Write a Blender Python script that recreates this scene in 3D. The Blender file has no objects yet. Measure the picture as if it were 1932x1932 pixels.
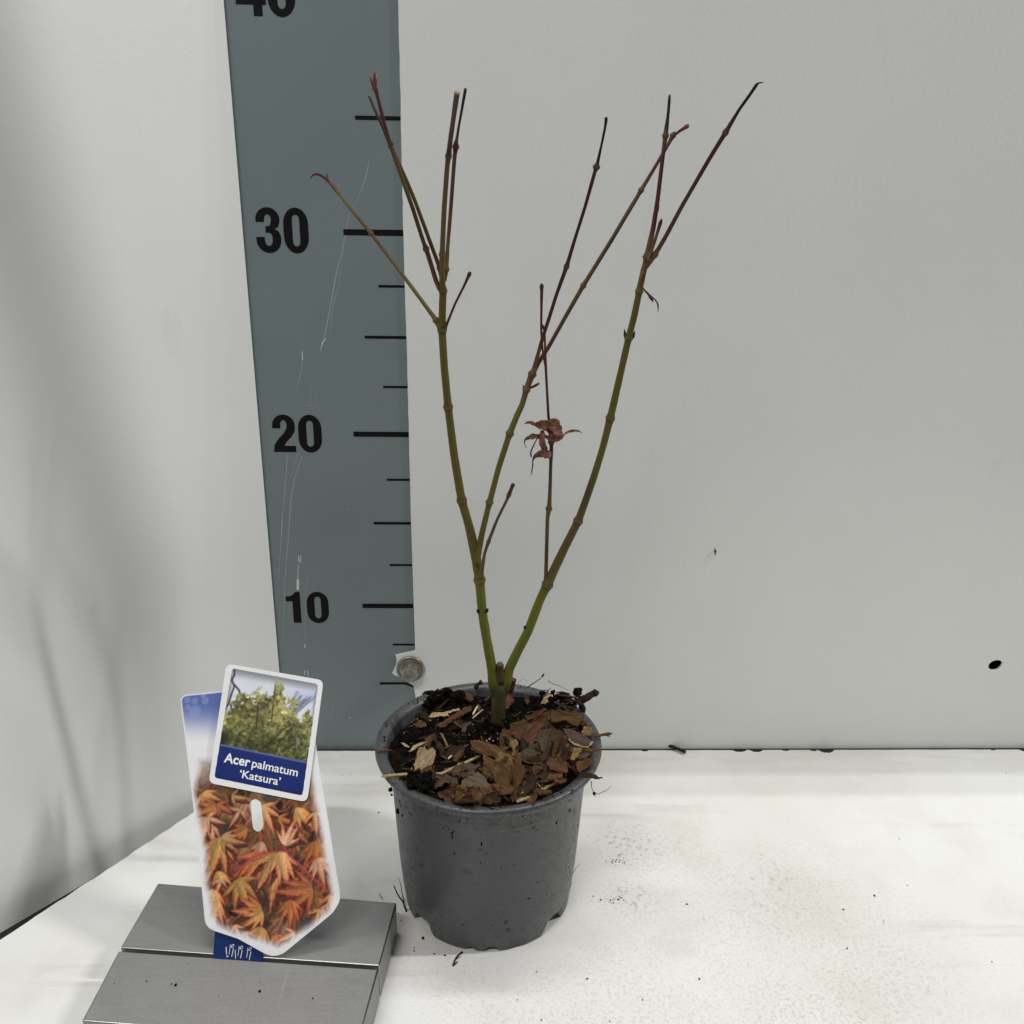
import bpy, bmesh, math, random
import numpy as np
from mathutils import Vector, Matrix
random.seed(7); rng = np.random.default_rng(7)
scn = bpy.context.scene
S = 0.01                                     # everything below is measured in centimetres

# ------------------------------------------------------------------ camera
CAM_F = 1597.285 / 1932.0
CAM_C = Vector((4.224, -43.582, 30.353))
CAM_R = Vector((0.99960503, -0.02421782, 0.01425748))
CAM_U = Vector((-0.00575955, 0.32001923, 0.94739354))
CAM_D = Vector((0.02750647, 0.94710147, -0.31975335))
cd = bpy.data.cameras.new('camera'); cam = bpy.data.objects.new('camera', cd)
scn.collection.objects.link(cam); scn.camera = cam
m = Matrix((CAM_R, CAM_U, -CAM_D)).transposed().to_4x4(); m.translation = CAM_C * S
cam.matrix_world = m
cd.sensor_width = 36; cd.lens = 36 * CAM_F; cd.clip_start = 0.01; cd.clip_end = 50

# ------------------------------------------------------------------ light
w = bpy.data.worlds.new('World'); scn.world = w; w.use_nodes = True
bg = w.node_tree.nodes['Background']; bg.inputs[0].default_value = (0.99, 1.0, 0.985, 1); bg.inputs[1].default_value = 0.10
def area(name, loc, sx, sy, power, target, xdir, col=(1, 0.995, 0.975)):
    l = bpy.data.lights.new(name, 'AREA'); l.shape = 'RECTANGLE'; l.size = sx * S; l.size_y = sy * S
    l.energy = power; l.color = col
    o = bpy.data.objects.new(name, l); scn.collection.objects.link(o)
    z = (Vector(loc) - Vector(target)).normalized(); x = Vector(xdir); x = (x - z * x.dot(z)).normalized(); y = z.cross(x)
    mm = Matrix((x, y, z)).transposed().to_4x4(); mm.translation = Vector(loc) * S; o.matrix_world = mm
area('ceiling_tube', (18, 9.0, 220), 150, 2.0, 9.8, (18, 0, 0), (1, 0, 0))
area('ceiling_tube', (18, 15.5, 220), 150, 2.0, 9.8, (18, 0, 0), (1, 0, 0))
SIDE_LAMP = Vector((130, -20, 132))
area('side_tube', SIDE_LAMP, 30, 2.6, 14.0, (-10, -8, 20), (140, -12, 0))
area('front_tube', (-42, -95, 135), 70, 22, 9.6, (0, -5, 8), (1, 0, 0))
scn.view_settings.view_transform = 'Standard'; scn.view_settings.look = 'None'
scn.view_settings.exposure = 0; scn.view_settings.gamma = 1

# ------------------------------------------------------------------ helpers
def ray(px, py): return (CAM_D + CAM_R * ((px - 966) / 1597.285) - CAM_U * ((py - 966) / 1597.285))
def at(px, py, Y):                            # the point of the plane y = Y seen there in a 1932 px print
    d = ray(px, py); return CAM_C + d * ((Y - CAM_C.y) / d.y)
def atz(px, py, Z):
    d = ray(px, py); return CAM_C + d * ((Z - CAM_C.z) / d.z)
def onplane(px, py, P, n):
    d = ray(px, py); return CAM_C + d * ((P - CAM_C).dot(n) / d.dot(n))
def pxcm(P): return (P - CAM_C).dot(CAM_D) / 1597.285
def crop(x0, y0, k): return lambda x, y: ((x0 + x / k) * 0.638889, (y0 + y / k) * 0.638889)
zB = crop(1080, 1950, 2.542); zC = crop(1080, 2350, 2.542); zA = crop(1100, 1980, 5.084); zD = crop(1440, 1980, 4.6)

def lin(c): return tuple(((x / 12.92) if x <= 0.04045 else ((x + 0.055) / 1.055) ** 2.4) for x in c)
def s255(*c): return lin([x / 255 for x in c])

def link(name, me, mat, parent=None):
    o = bpy.data.objects.new(name, me); scn.collection.objects.link(o)
    if mat is not None and not me.materials: me.materials.append(mat)
    if parent is not None: o.parent = parent
    return o
def from_bm(name, bm, mat, parent=None, smooth=False, offset=None):
    if offset is not None:
        for v in bm.verts: v.co -= offset
    for v in bm.verts: v.co *= S
    me = bpy.data.meshes.new(name); bm.normal_update(); bm.to_mesh(me); bm.free()
    if smooth:
        for p in me.polygons: p.use_smooth = True
    return link(name, me, mat, parent)
def tag(o, label=None, cat=None, group=None, kind=None):
    if label: o['label'] = label
    if cat: o['category'] = cat
    if group: o['group'] = group
    if kind: o['kind'] = kind
    return o
def empty(name, loc, label, cat, group=None):
    o = bpy.data.objects.new(name, None); o.empty_display_size = 0.01; o.location = Vector(loc) * S
    scn.collection.objects.link(o); return tag(o, label, cat, group)
def under(o, parent):                         # mesh data are in scene space, the parent Empty stands at its own base
    o.parent = parent
    o.location = -Vector(parent.location) if parent.parent is None else (0, 0, 0)
    return o
def box_bm(bm, x0, x1, y0, y1, z0, z1):
    vs = [bm.verts.new((x, y, z)) for z in (z0, z1) for y in (y0, y1) for x in (x0, x1)]
    for f in ((0, 2, 3, 1), (4, 5, 7, 6), (0, 1, 5, 4), (2, 6, 7, 3), (0, 4, 6, 2), (1, 3, 7, 5)):
        bm.faces.new([vs[i] for i in f])
    return vs
def prism_bm(bm, pts, d):                     # polygon (3D points) pushed along d
    a = [bm.verts.new(p) for p in pts]; b = [bm.verts.new(Vector(p) + d) for p in pts]; n = len(a)
    bm.faces.new(a); bm.faces.new(b[::-1])
    for i in range(n): bm.faces.new((a[i], b[i], b[(i + 1) % n], a[(i + 1) % n]))
    bmesh.ops.recalc_face_normals(bm, faces=bm.faces)
def shape2d(contours, extrude=0.0, res=1):    # filled outline with holes -> mesh in XY, thickness 2*extrude
    c = bpy.data.curves.new('outline', 'CURVE'); c.dimensions = '2D'; c.fill_mode = 'BOTH'; c.extrude = extrude
    for pts in contours:
        sp = c.splines.new('POLY'); sp.points.add(len(pts) - 1)
        for p, q in zip(sp.points, pts): p.co = (q[0], q[1], 0, 1)
        sp.use_cyclic_u = True
    return curve_mesh(c)
def curve_mesh(c):
    o = bpy.data.objects.new('outline', c); scn.collection.objects.link(o)
    bpy.context.view_layer.update()
    dg = bpy.context.evaluated_depsgraph_get()
    me = bpy.data.meshes.new_from_object(o.evaluated_get(dg))
    bpy.data.objects.remove(o); bpy.data.curves.remove(c); me.materials.clear()
    return me
def place_mesh(name, me, origin, ex, ey, mat, parent=None):  # local XY(Z) in cm -> scene
    ez = Vector(ex).cross(Vector(ey))
    for v in me.vertices:
        v.co = (Vector(origin) + Vector(ex) * v.co.x + Vector(ey) * v.co.y + ez * v.co.z) * S
    me.name = name; me.update()
    return link(name, me, mat, parent)
def stroke(pts, wd):                          # thick polyline outline in 2D
    n = len(pts); L = []; R = []
    for i in range(n):
        a = Vector(pts[max(0, i - 1)]); b = Vector(pts[min(n - 1, i + 1)]); t = (b - a).normalized(); nn = Vector((-t.y, t.x))
        h = wd[i] / 2 if isinstance(wd, (list, tuple)) else wd / 2
        L.append(Vector(pts[i]) + nn * h); R.append(Vector(pts[i]) - nn * h)
    return [tuple(p) for p in L] + [tuple(p) for p in R[::-1]]
def tube(bm, P, rad, cols=None, sides=10, cl=None, cap=True):
    n = len(P); rings = []
    up = Vector((0.13, -1, 0.21)).normalized()
    for i in range(n):
        t = (P[min(n - 1, i + 1)] - P[max(0, i - 1)]).normalized()
        x = t.cross(up).normalized(); y = x.cross(t)
        ring = []
        for k in range(sides):
            a = 2 * math.pi * k / sides
            v = bm.verts.new(P[i] + (x * math.cos(a) + y * math.sin(a)) * rad[i])
            if cl is not None: v[cl] = (*cols[i], 1)
            ring.append(v)
        rings.append(ring)
    for a, b in zip(rings, rings[1:]):
        for k in range(sides): bm.faces.new((a[k], a[(k + 1) % sides], b[(k + 1) % sides], b[k]))
    if cap:
        bm.faces.new(rings[0][::-1]); bm.faces.new(rings[-1])
def resample(P, step):
    out = [P[0]]
    for a, b in zip(P, P[1:]):
        k = max(1, int((b - a).length / step))
        for i in range(1, k + 1): out.append(a.lerp(b, i / k))
    return out
def smooth_path(P, it=2):
    for _ in range(it): P = [P[0]] + [(P[i - 1] + P[i] * 2 + P[i + 1]) / 4 for i in range(1, len(P) - 1)] + [P[-1]]
    return P
def path(P, step, it=3): return smooth_path(resample(P, step), it)

# ------------------------------------------------------------------ materials
class N:
    def __init__(s, name, rough=0.5, spec=0.5, metal=0.0):
        s.m = bpy.data.materials.new(name); s.m.use_nodes = True; s.t = s.m.node_tree
        s.b = s.t.nodes['Principled BSDF']; s.b.inputs['Roughness'].default_value = rough
        s.b.inputs['Specular IOR Level'].default_value = spec; s.b.inputs['Metallic'].default_value = metal
        s.tc = s.t.nodes.new('ShaderNodeTexCoord'); s.obj = s.tc.outputs['Object']
    def new(s, t, **kw):
        n = s.t.nodes.new(t)
        for k, v in kw.items(): setattr(n, k, v)
        return n
    def put(s, sock, v):
        if hasattr(v, 'is_linked') or isinstance(v, bpy.types.NodeSocket): s.t.links.new(v, sock)
        else: sock.default_value = v
    def pos(s): return s.new('ShaderNodeNewGeometry').outputs['Position']
    def map(s, v, scale=(1, 1, 1), loc=(0, 0, 0), rot=(0, 0, 0)):
        n = s.new('ShaderNodeMapping'); s.put(n.inputs[0], v); n.inputs['Scale'].default_value = scale
        n.inputs['Location'].default_value = loc; n.inputs['Rotation'].default_value = rot; return n.outputs[0]
    def noise(s, v, scale, detail=3, rough=0.55, dist=0.0):
        n = s.new('ShaderNodeTexNoise'); s.put(n.inputs['Vector'], v); n.inputs['Scale'].default_value = scale
        n.inputs['Detail'].default_value = detail; n.inputs['Roughness'].default_value = rough; n.inputs['Distortion'].default_value = dist
        return n.outputs['Fac']
    def voro(s, v, scale, out='Distance'):
        n = s.new('ShaderNodeTexVoronoi'); s.put(n.inputs['Vector'], v); n.inputs['Scale'].default_value = scale
        return n.outputs[out]
    def ramp(s, f, stops, interp='LINEAR'):
        n = s.new('ShaderNodeValToRGB'); n.color_ramp.interpolation = interp
        e = n.color_ramp.elements
        while len(e) < len(stops): e.new(0.5)
        for el, (p, c) in zip(e, stops):
            el.position = p; el.color = (*c, 1) if isinstance(c, (tuple, list)) else (c, c, c, 1)
        s.put(n.inputs[0], f); return n.outputs[0]
    def math(s, op, a, b=0.0, c=0.0, clamp=False):
        n = s.new('ShaderNodeMath', operation=op); n.use_clamp = clamp
        s.put(n.inputs[0], a); s.put(n.inputs[1], b); s.put(n.inputs[2], c); return n.outputs[0]
    def mix(s, f, a, b, mode='MIX'):
        n = s.new('ShaderNodeMix', data_type='RGBA', blend_type=mode); s.put(n.inputs[0], f)
        for i, v in ((6, a), (7, b)):
            s.put(n.inputs[i], v if not isinstance(v, tuple) else (*v, 1))
        return n.outputs[2]
    def spot(s, p, centre, rad, soft=1.0):    # 1 inside a round patch of the surface
        n = s.new('ShaderNodeVectorMath', operation='DISTANCE'); s.put(n.inputs[0], p)
        n.inputs[1].default_value = tuple(x * S for x in centre)
        mr = s.new('ShaderNodeMapRange'); mr.interpolation_type = 'SMOOTHSTEP'
        s.put(mr.inputs[0], n.outputs['Value']); mr.inputs[1].default_value = rad * S; mr.inputs[2].default_value = rad * S * (1 - soft)
        mr.inputs[3].default_value = 0; mr.inputs[4].default_value = 1
        return mr.outputs[0]
    def attr(s, name):
        n = s.new('ShaderNodeAttribute'); n.attribute_name = name; return n.outputs['Color']
    def color(s, v): s.put(s.b.inputs['Base Color'], (*v, 1) if isinstance(v, tuple) else v); return s
    def rough(s, v): s.put(s.b.inputs['Roughness'], v); return s
    def bump(s, h, dist=0.02, strength=1.0):
        n = s.new('ShaderNodeBump'); n.inputs['Distance'].default_value = dist * S; n.inputs['Strength'].default_value = strength
        s.put(n.inputs['Height'], h); s.put(s.b.inputs['Normal'], n.outputs[0]); return s

def mk_wall(name, base, seed):
    a = N(name, 0.42, 0.35); p = a.map(a.pos(), loc=(seed, seed * 0.7, 0))
    big = a.noise(p, 9, 3); c = a.mix(a.ramp(big, [(0.3, 0.0), (0.75, 1.0)]), base, tuple(x * 0.955 for x in base))
    v = a.new('ShaderNodeTexVoronoi'); a.put(v.inputs['Vector'], a.map(p, scale=(1, 1, 0.7))); v.inputs['Scale'].default_value = 21
    sp = a.math('MULTIPLY', a.math('LESS_THAN', v.outputs['Distance'], 0.021), a.math('GREATER_THAN', a.math('ADD', a.noise(p, 60, 2), a.math('MULTIPLY', v.outputs['Color'], 0.35)), 0.66))
    c = a.mix(a.math('MULTIPLY', sp, 0.75), c, (0.03, 0.03, 0.03))
    smear = a.ramp(a.noise(a.map(p, scale=(1, 1, 0.35)), 26, 5, 0.7), [(0.64, 0.0), (0.8, 1.0)])
    c = a.mix(a.math('MULTIPLY', smear, 0.16), c, (0.25, 0.24, 0.22))
    rub = a.math('MULTIPLY', a.ramp(a.noise(a.map(p, scale=(1, 1, 0.12), rot=(0, 0.35, 0)), 45, 4, 0.7), [(0.66, 0.0), (0.76, 1.0)]), a.ramp(a.noise(p, 6, 2), [(0.48, 0.0), (0.62, 1.0)]))
    c = a.mix(a.math('MULTIPLY', rub, 0.14), c, (0.30, 0.29, 0.27))
    a.color(c); fine = a.noise(p, 520, 2); a.bump(a.math('ADD', fine, a.math('MULTIPLY', a.noise(p, 90, 2), 0.6)), 0.012, 0.7)
    return a.m
M_WALL = mk_wall('white_panel', (0.745, 0.757, 0.735), 0.0)
M_SIDE = mk_wall('white_side_panel', (0.775, 0.785, 0.77), 3.1)
M_SHADE = N('hollow_shade', 0.9).color((0.012, 0.011, 0.01)).m  # near-black colour standing for shade in the gaps and the bolt hole
def mk_floor():
    a = N('stained_white_board', 0.5, 0.35); p = a.pos()
    base = (0.735, 0.733, 0.722)
    c = a.mix(a.ramp(a.noise(p, 7, 4), [(0.42, 0.0), (0.72, 1.0)]), base, (0.675, 0.657, 0.625))
    c = a.mix(a.math('MULTIPLY', a.ramp(a.noise(a.map(p, loc=(5, 2, 0)), 17, 5, 0.65), [(0.50, 0.0), (0.75, 1.0)]), 0.5), c, (0.56, 0.525, 0.47))
    # gritty worn texture, strongest to the right and in front of the pot
    grit = a.ramp(a.noise(p, 620, 3, 0.7), [(0.50, 0.0), (0.62, 1.0)])
    zone = a.math('MULTIPLY', a.ramp(a.noise(p, 13, 3), [(0.30, 0.1), (0.62, 1.0)]),
                  a.math('MAXIMUM', a.spot(p, (16, -17, 0.6), 17), a.spot(p, (7, -20, 0.6), 12)))
    c = a.mix(a.math('MULTIPLY', a.math('MULTIPLY', grit, zone), 0.5), c, (0.42, 0.38, 0.33))
    # grey smudges beside the pot
    for cx, cy, r, k, col in ((11.5, -8.3, 2.6, 0.85, (0.16, 0.15, 0.14)), (10.8, -12.0, 2.0, 0.8, (0.15, 0.14, 0.13)), (17.5, -11.5, 4.2, 0.55, (0.30, 0.27, 0.23)), (14.2, -8.8, 2.4, 0.45, (0.36, 0.31, 0.2)), (22.0, -17.0, 4.0, 0.35, (0.30, 0.28, 0.25))):
        f = a.math('MULTIPLY', a.spot(p, (cx, cy, 0.66), r), a.ramp(a.noise(p, 420, 4, 0.75), [(0.535, 0.0), (0.66, 1.0)]))
        c = a.mix(a.math('MULTIPLY', f, k), c, col)
        c = a.mix(a.math('MULTIPLY', a.spot(p, (cx, cy, 0.66), r * 1.2), 0.10), c, col)
    # long faint wipe marks
    wipe = a.ramp(a.noise(a.map(p, scale=(0.10, 1, 1), rot=(0, 0, 0.10)), 95, 4, 0.6), [(0.60, 0.0), (0.74, 1.0)])
    c = a.mix(a.math('MULTIPLY', a.math('MULTIPLY', wipe, a.ramp(a.noise(p, 10, 2), [(0.40, 0.0), (0.56, 1.0)])), 0.42), c, (0.42, 0.40, 0.36))
    sep = a.new('ShaderNodeSeparateXYZ'); a.put(sep.inputs[0], p)
    near = a.math('MULTIPLY_ADD', sep.outputs[1], 40.0, 1.0, clamp=True)     # 1 at the back edge, 0 at 2.5 cm
    dirt = a.math('MULTIPLY', a.ramp(a.noise(a.map(p, scale=(0.22, 1, 1)), 60, 4, 0.65), [(0.40, 0.0), (0.70, 1.0)]), near)
    c = a.mix(a.math('MULTIPLY', dirt, 0.45), c, (0.36, 0.32, 0.26))
    v = a.new('ShaderNodeTexVoronoi'); a.put(v.inputs['Vector'], p); v.inputs['Scale'].default_value = 45
    sp = a.math('MULTIPLY', a.math('LESS_THAN', v.outputs['Distance'], 0.018), a.math('GREATER_THAN', a.math('ADD', a.noise(p, 40, 2), a.math('MULTIPLY', v.outputs['Color'], 0.4)), 0.78))
    c = a.mix(sp, c, (0.03, 0.025, 0.02))
    a.color(c)
    a.bump(a.math('ADD', a.noise(p, 420, 3, 0.6), a.math('MULTIPLY', a.noise(p, 120, 2), 0.8)), 0.012, 0.6)
    return a.m
M_FLOOR = mk_floor()
def mk_strip():
    a = N('grey_scale_sheet', 0.38, 0.4); p = a.pos()
    c = a.mix(a.ramp(a.noise(p, 14, 3), [(0.3, 0.0), (0.7, 1.0)]), (0.182, 0.222, 0.230), (0.168, 0.206, 0.214))
    a.color(c); a.bump(a.noise(p, 500, 2), 0.006, 0.5); return a.m
M_STRIP = mk_strip()
M_INK = N('black_print', 0.55, 0.12).color((0.006, 0.006, 0.007)).m
a = N('pale_scratch', 0.5); a.color((0.30, 0.345, 0.35)); M_SCR = a.m
a = N('bright_scuff', 0.5); a.color((0.62, 0.65, 0.64)); M_SCUFF = a.m
a = N('zinc', 0.38, 0.5, 0.75); p = a.pos(); a.color(a.mix(a.noise(p, 700, 3), (0.42, 0.40, 0.34), (0.20, 0.185, 0.15))); a.bump(a.noise(p, 450, 3), 0.02, 0.7); M_ZINC = a.m
def mk_alu():
    a = N('brushed_aluminium', 0.36, 0.5, 0.7); p = a.pos()
    br = a.noise(a.map(p, scale=(0.06, 1, 1), rot=(0, 0, 0.06)), 900, 3, 0.7)
    c = a.mix(br, (0.27, 0.27, 0.27), (0.36, 0.36, 0.36)); c = a.mix(a.math('MULTIPLY', a.ramp(a.noise(p, 1100, 3, 0.8), [(0.40, 0.0), (0.62, 1.0)]), 0.35), c, (0.20, 0.20, 0.20)); c = a.mix(a.math('MULTIPLY', a.ramp(a.noise(a.map(p, scale=(1, 0.05, 1), rot=(0, 0, 0.5)), 260, 3, 0.7), [(0.66, 0.0), (0.72, 1.0)]), 0.3), c, (0.52, 0.52, 0.52))
    c = a.mix(a.math('MULTIPLY', a.ramp(a.noise(p, 60, 5, 0.7), [(0.45, 0.0), (0.75, 1.0)]), 0.35), c, (0.26, 0.257, 0.25))
    v = a.new('ShaderNodeTexVoronoi'); a.put(v.inputs['Vector'], p); v.inputs['Scale'].default_value = 95
    sp = a.math('MULTIPLY', a.math('LESS_THAN', v.outputs['Distance'], 0.10), a.math('GREATER_THAN', v.outputs['Color'], 0.80))
    c = a.mix(a.math('MULTIPLY', sp, 0.8), c, (0.04, 0.035, 0.03))
    a.color(c); a.rough(a.ramp(a.noise(p, 150, 4), [(0.3, 0.48), (0.7, 0.60)]))
    a.bump(a.math('ADD', a.math('MULTIPLY', br, 0.5), a.math('MULTIPLY', a.noise(p, 260, 3), 0.8)), 0.005, 0.5); return a.m
M_ALU = mk_alu()
M_EDGE = N('polished_edge', 0.30, 0.5, 1.0).color((0.30, 0.30, 0.295)).m
def mk_pot():
    a = N('grey_pot_plastic', 0.40, 0.5); p = a.pos()
    sep = a.new('ShaderNodeSeparateXYZ'); a.put(sep.inputs[0], p)
    c = a.mix(a.ramp(a.noise(p, 40, 4), [(0.3, 0.0), (0.7, 1.0)]), (0.062, 0.064, 0.069), (0.056, 0.058, 0.062))
    top = a.math('MULTIPLY_ADD', sep.outputs[2], 75.0, -5.35, clamp=True)      # rises over the last centimetre under the rim
    mud = a.ramp(a.noise(p, 420, 5, 0.75), [(0.50, 0.0), (0.60, 1.0)])
    c = a.mix(a.math('MULTIPLY', a.math('MULTIPLY', mud, top), 0.8), c, (0.022, 0.018, 0.013))
    dust = a.ramp(a.noise(p, 120, 5, 0.75), [(0.55, 0.0), (0.72, 1.0)])
    c = a.mix(a.math('MULTIPLY', dust, 0.10), c, (0.045, 0.040, 0.034))
    drip = a.math('MULTIPLY', a.ramp(a.noise(a.map(p, scale=(1, 1, 0.25)), 95, 5, 0.75), [(0.58, 0.0), (0.68, 1.0)]), a.ramp(a.noise(p, 24, 2), [(0.5, 0.0), (0.62, 1.0)]))
    c = a.mix(a.math('MULTIPLY', drip, 0.4), c, (0.11, 0.10, 0.09))
    for q_, r_ in (((3.45, -15.18, 5.2), 0.34), ((1.42, -14.2, 4.6), 0.26)):
        bl_ = a.math('MULTIPLY', a.spot(p, q_, r_), a.ramp(a.noise(p, 420, 4, 0.8), [(0.36, 0.0), (0.55, 1.0)])); c = a.mix(bl_, c, (0.022, 0.012, 0.007))
    v = a.new('ShaderNodeTexVoronoi'); a.put(v.inputs['Vector'], a.map(p, scale=(1, 1, 0.75), rot=(0.3, 0.2, 0))); v.inputs['Scale'].default_value = 105
    sp = a.math('MULTIPLY', a.math('LESS_THAN', v.outputs['Distance'], 0.13), a.math('GREATER_THAN', a.math('ADD', a.math('MULTIPLY', v.outputs['Color'], 0.6), a.noise(p, 45, 2)), 0.84))
    c = a.mix(sp, c, (0.012, 0.010, 0.008))
    a.color(c); a.rough(a.math('MULTIPLY_ADD', mud, 0.2, 0.36)); a.bump(a.noise(p, 380, 3), 0.006, 0.5); return a.m
M_POT = mk_pot()
a = N('black_soil', 0.95, 0.06); p = a.pos(); a.color(a.mix(a.ramp(a.noise(p, 350, 4, 0.7), [(0.45, 0.0), (0.7, 1.0)]), (0.004, 0.0033, 0.0028), (0.015, 0.0105, 0.007))); a.bump(a.noise(p, 420, 5, 0.75), 0.10, 1.0); M_SOIL = a.m
def mk_bark(name, col, dark, pale, sc=1.0):
    a = N(name, 0.9, 0.10)
    oi = a.new('ShaderNodeObjectInfo'); va = a.new('ShaderNodeVectorMath', operation='ADD'); a.put(va.inputs[0], a.obj)
    cx = a.new('ShaderNodeCombineXYZ'); [a.put(cx.inputs[i], a.math('MULTIPLY', oi.outputs['Random'], k)) for i, k in ((0, 3.0), (1, 7.0))]
    a.put(va.inputs[1], cx.outputs[0]); o = va.outputs[0]
    g = a.noise(a.map(o, scale=(0.22, 1, 1)), 420 * sc, 5, 0.7, 0.6)
    c = a.mix(a.ramp(g, [(0.32, 0.0), (0.68, 1.0)]), dark, col)
    c = a.mix(a.math('MULTIPLY', a.ramp(a.noise(o, 260, 4, 0.65), [(0.56, 0.0), (0.75, 1.0)]), 0.7), c, pale)
    a.color(c); a.bump(a.math('ADD', g, a.math('MULTIPLY', a.noise(o, 500, 4, 0.7), 0.7)), 0.05, 1.0); return a.m
BARK = {'brown': mk_bark('brown_bark', (0.1196, 0.0624, 0.0270), (0.0416, 0.0218, 0.0114), (0.1768, 0.1040, 0.0520)),
        'red': mk_bark('red_bark', (0.1166, 0.0502, 0.0294), (0.0605, 0.0259, 0.0156), (0.1382, 0.0778, 0.0475)),
        'dark': mk_bark('dark_bark', (0.0442, 0.0276, 0.0166), (0.0166, 0.0101, 0.0074), (0.0828, 0.0552, 0.0322)),
        'purple': mk_bark('purple_bark', (0.0860, 0.0567, 0.0469), (0.0645, 0.0411, 0.0352), (0.0978, 0.0684, 0.0537)),
        'grey': mk_bark('grey_bark', (0.0856, 0.0648, 0.0432), (0.0406, 0.0288, 0.0198), (0.1170, 0.0900, 0.0586)),
        'leaf': mk_bark('dry_leaf', (0.115, 0.092, 0.058), (0.090, 0.068, 0.042), (0.13, 0.11, 0.07)),
        'tan': mk_bark('pale_wood', (0.3780, 0.2880, 0.1710), (0.2160, 0.1485, 0.0765), (0.4500, 0.3690, 0.2340), 1.6),
        'ochre': mk_bark('ochre_wood', (0.2550, 0.1615, 0.0638), (0.1275, 0.0723, 0.0298), (0.3400, 0.2380, 0.1105), 1.4),
        'straw': mk_bark('straw', (0.44, 0.33, 0.19), (0.27, 0.19, 0.10), (0.52, 0.42, 0.26), 1.6),
        'white': mk_bark('white_sliver', (0.62, 0.56, 0.44), (0.45, 0.38, 0.28), (0.66, 0.6, 0.5)),
        'fibre': mk_bark('fibrous_bark', (0.1200, 0.0720, 0.0269), (0.0384, 0.0230, 0.0096), (0.1920, 0.1248, 0.0528), 1.3)}
def mk_stem():
    a = N('maple_bark', 0.55, 0.22); p = a.pos()
    c = a.mix(a.math('MULTIPLY', a.ramp(a.noise(a.map(p, scale=(1, 1, 0.12)), 700, 4, 0.7), [(0.45, 0.0), (0.75, 1.0)]), 0.35), a.attr('Col'), (0.05, 0.035, 0.02))
    a.color(c); a.bump(a.noise(a.map(p, scale=(1, 1, 0.2)), 800, 3, 0.6), 0.012, 0.7); return a.m
M_STEM = mk_stem()
a = N('groove_shade', 0.8, 0.2); a.color((0.045, 0.04, 0.032)); M_GROOVE = a.m  # dark tone stands in for shade in the washer recess
a = N('withered_leaf', 0.7, 0.25); p = a.pos(); a.color(a.mix(a.ramp(a.noise(p, 500, 4, 0.7), [(0.35, 0.0), (0.7, 1.0)]), (0.085, 0.027, 0.018), (0.27, 0.125, 0.09))); a.bump(a.noise(p, 600, 3), 0.03, 0.8); M_WITHER = a.m
a = N('root', 0.9, 0.2); a.color((0.028, 0.018, 0.011)); M_ROOT = a.m
a = N('label_plastic', 0.32, 0.45); p = a.pos()
a.color(a.mix(a.math('MULTIPLY', a.ramp(a.noise(p, 600, 3, 0.7), [(0.62, 0.0), (0.7, 1.0)]), 0.35), (0.80, 0.80, 0.81), (0.45, 0.44, 0.42))); M_LABEL = a.m
a = N('printed_colours', 0.32, 0.45); a.color(a.attr('Col')); M_PRINT = a.m
a = N('blue_print', 0.32, 0.45); a.color((0.008, 0.028, 0.125)); M_BLUE = a.m
a = N('white_lettering', 0.35, 0.45); a.color((0.84, 0.85, 0.86)); M_LETTER = a.m
# ------------------------------------------------------------------ setting
ZF = 0.655; TH = math.radians(33.24); TH2 = math.radians(38.6); XC = -7.70
def jag(pts, amp, step, closed=False):
    out = []
    for a, b in zip(pts, pts[1:]):
        a = Vector(a); b = Vector(b); n = max(1, int((b - a).length / step)); t = (b - a).normalized(); nn = Vector((-t.y, t.x))
        for i in range(n): out.append(tuple(a.lerp(b, i / n) + nn * random.uniform(-amp, amp)))
    out.append(tuple(pts[-1])); return out
# floor board: its back edge is chipped, its left edge leaves a widening slit to the side wall
notch = []
for px, wdt, dep in ((1393, 0.9, 0.20), (1425, 0.8, 0.22), (1532, 0.5, 0.12), (1556, 1.0, 0.30), (1870, 0.35, 0.08), (1932, 0.9, 0.22), (1215, 0.5, 0.12), (1480, 0.5, 0.10)):
    x = atz(px, 1411, ZF).x; notch.append((x, wdt, dep))
notch.sort()
GB = 0.20
back = [(XC + 0.02, -GB)]
for x, wd_, dp in notch: back += [(x - wd_ / 2, -GB), (x - wd_ * 0.25, -GB - dp * 0.9), (x + wd_ * 0.1, -GB - dp), (x + wd_ * 0.33, -GB - dp * 0.6), (x + wd_ / 2, -GB)]
back += [(80, -GB)]
left_end = (XC - math.sin(TH) * 46, -math.cos(TH) * 46)
fl = jag(back, 0.012, 0.5) + [(80, -46), (left_end[0], -46.0)] + jag([left_end, back[0]], 0.035, 0.35)[:-1]
me = shape2d([fl], 1.0)
floor = place_mesh('floor', me, (0, 0, ZF - 1.0), (1, 0, 0), (0, 1, 0), M_FLOOR); tag(floor, 'stained white board floor carrying the pot and the metal block', None, None, 'structure')
bm = bmesh.new(); box_bm(bm, -50, 82, -47, 1.0, -7.0, -6.6); o = from_bm('light_block', bm, M_SHADE); tag(o, kind='structure')  # unseen black sheet added to stop world light coming up from below
bm = bmesh.new(); box_bm(bm, XC - 0.3, 79.9, -0.9, -0.002, ZF - 1.4, ZF - 0.035); o = from_bm('gap_shade', bm, M_SHADE); tag(o, kind='structure')  # black filler added as the shade in the joint under the back wall
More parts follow.
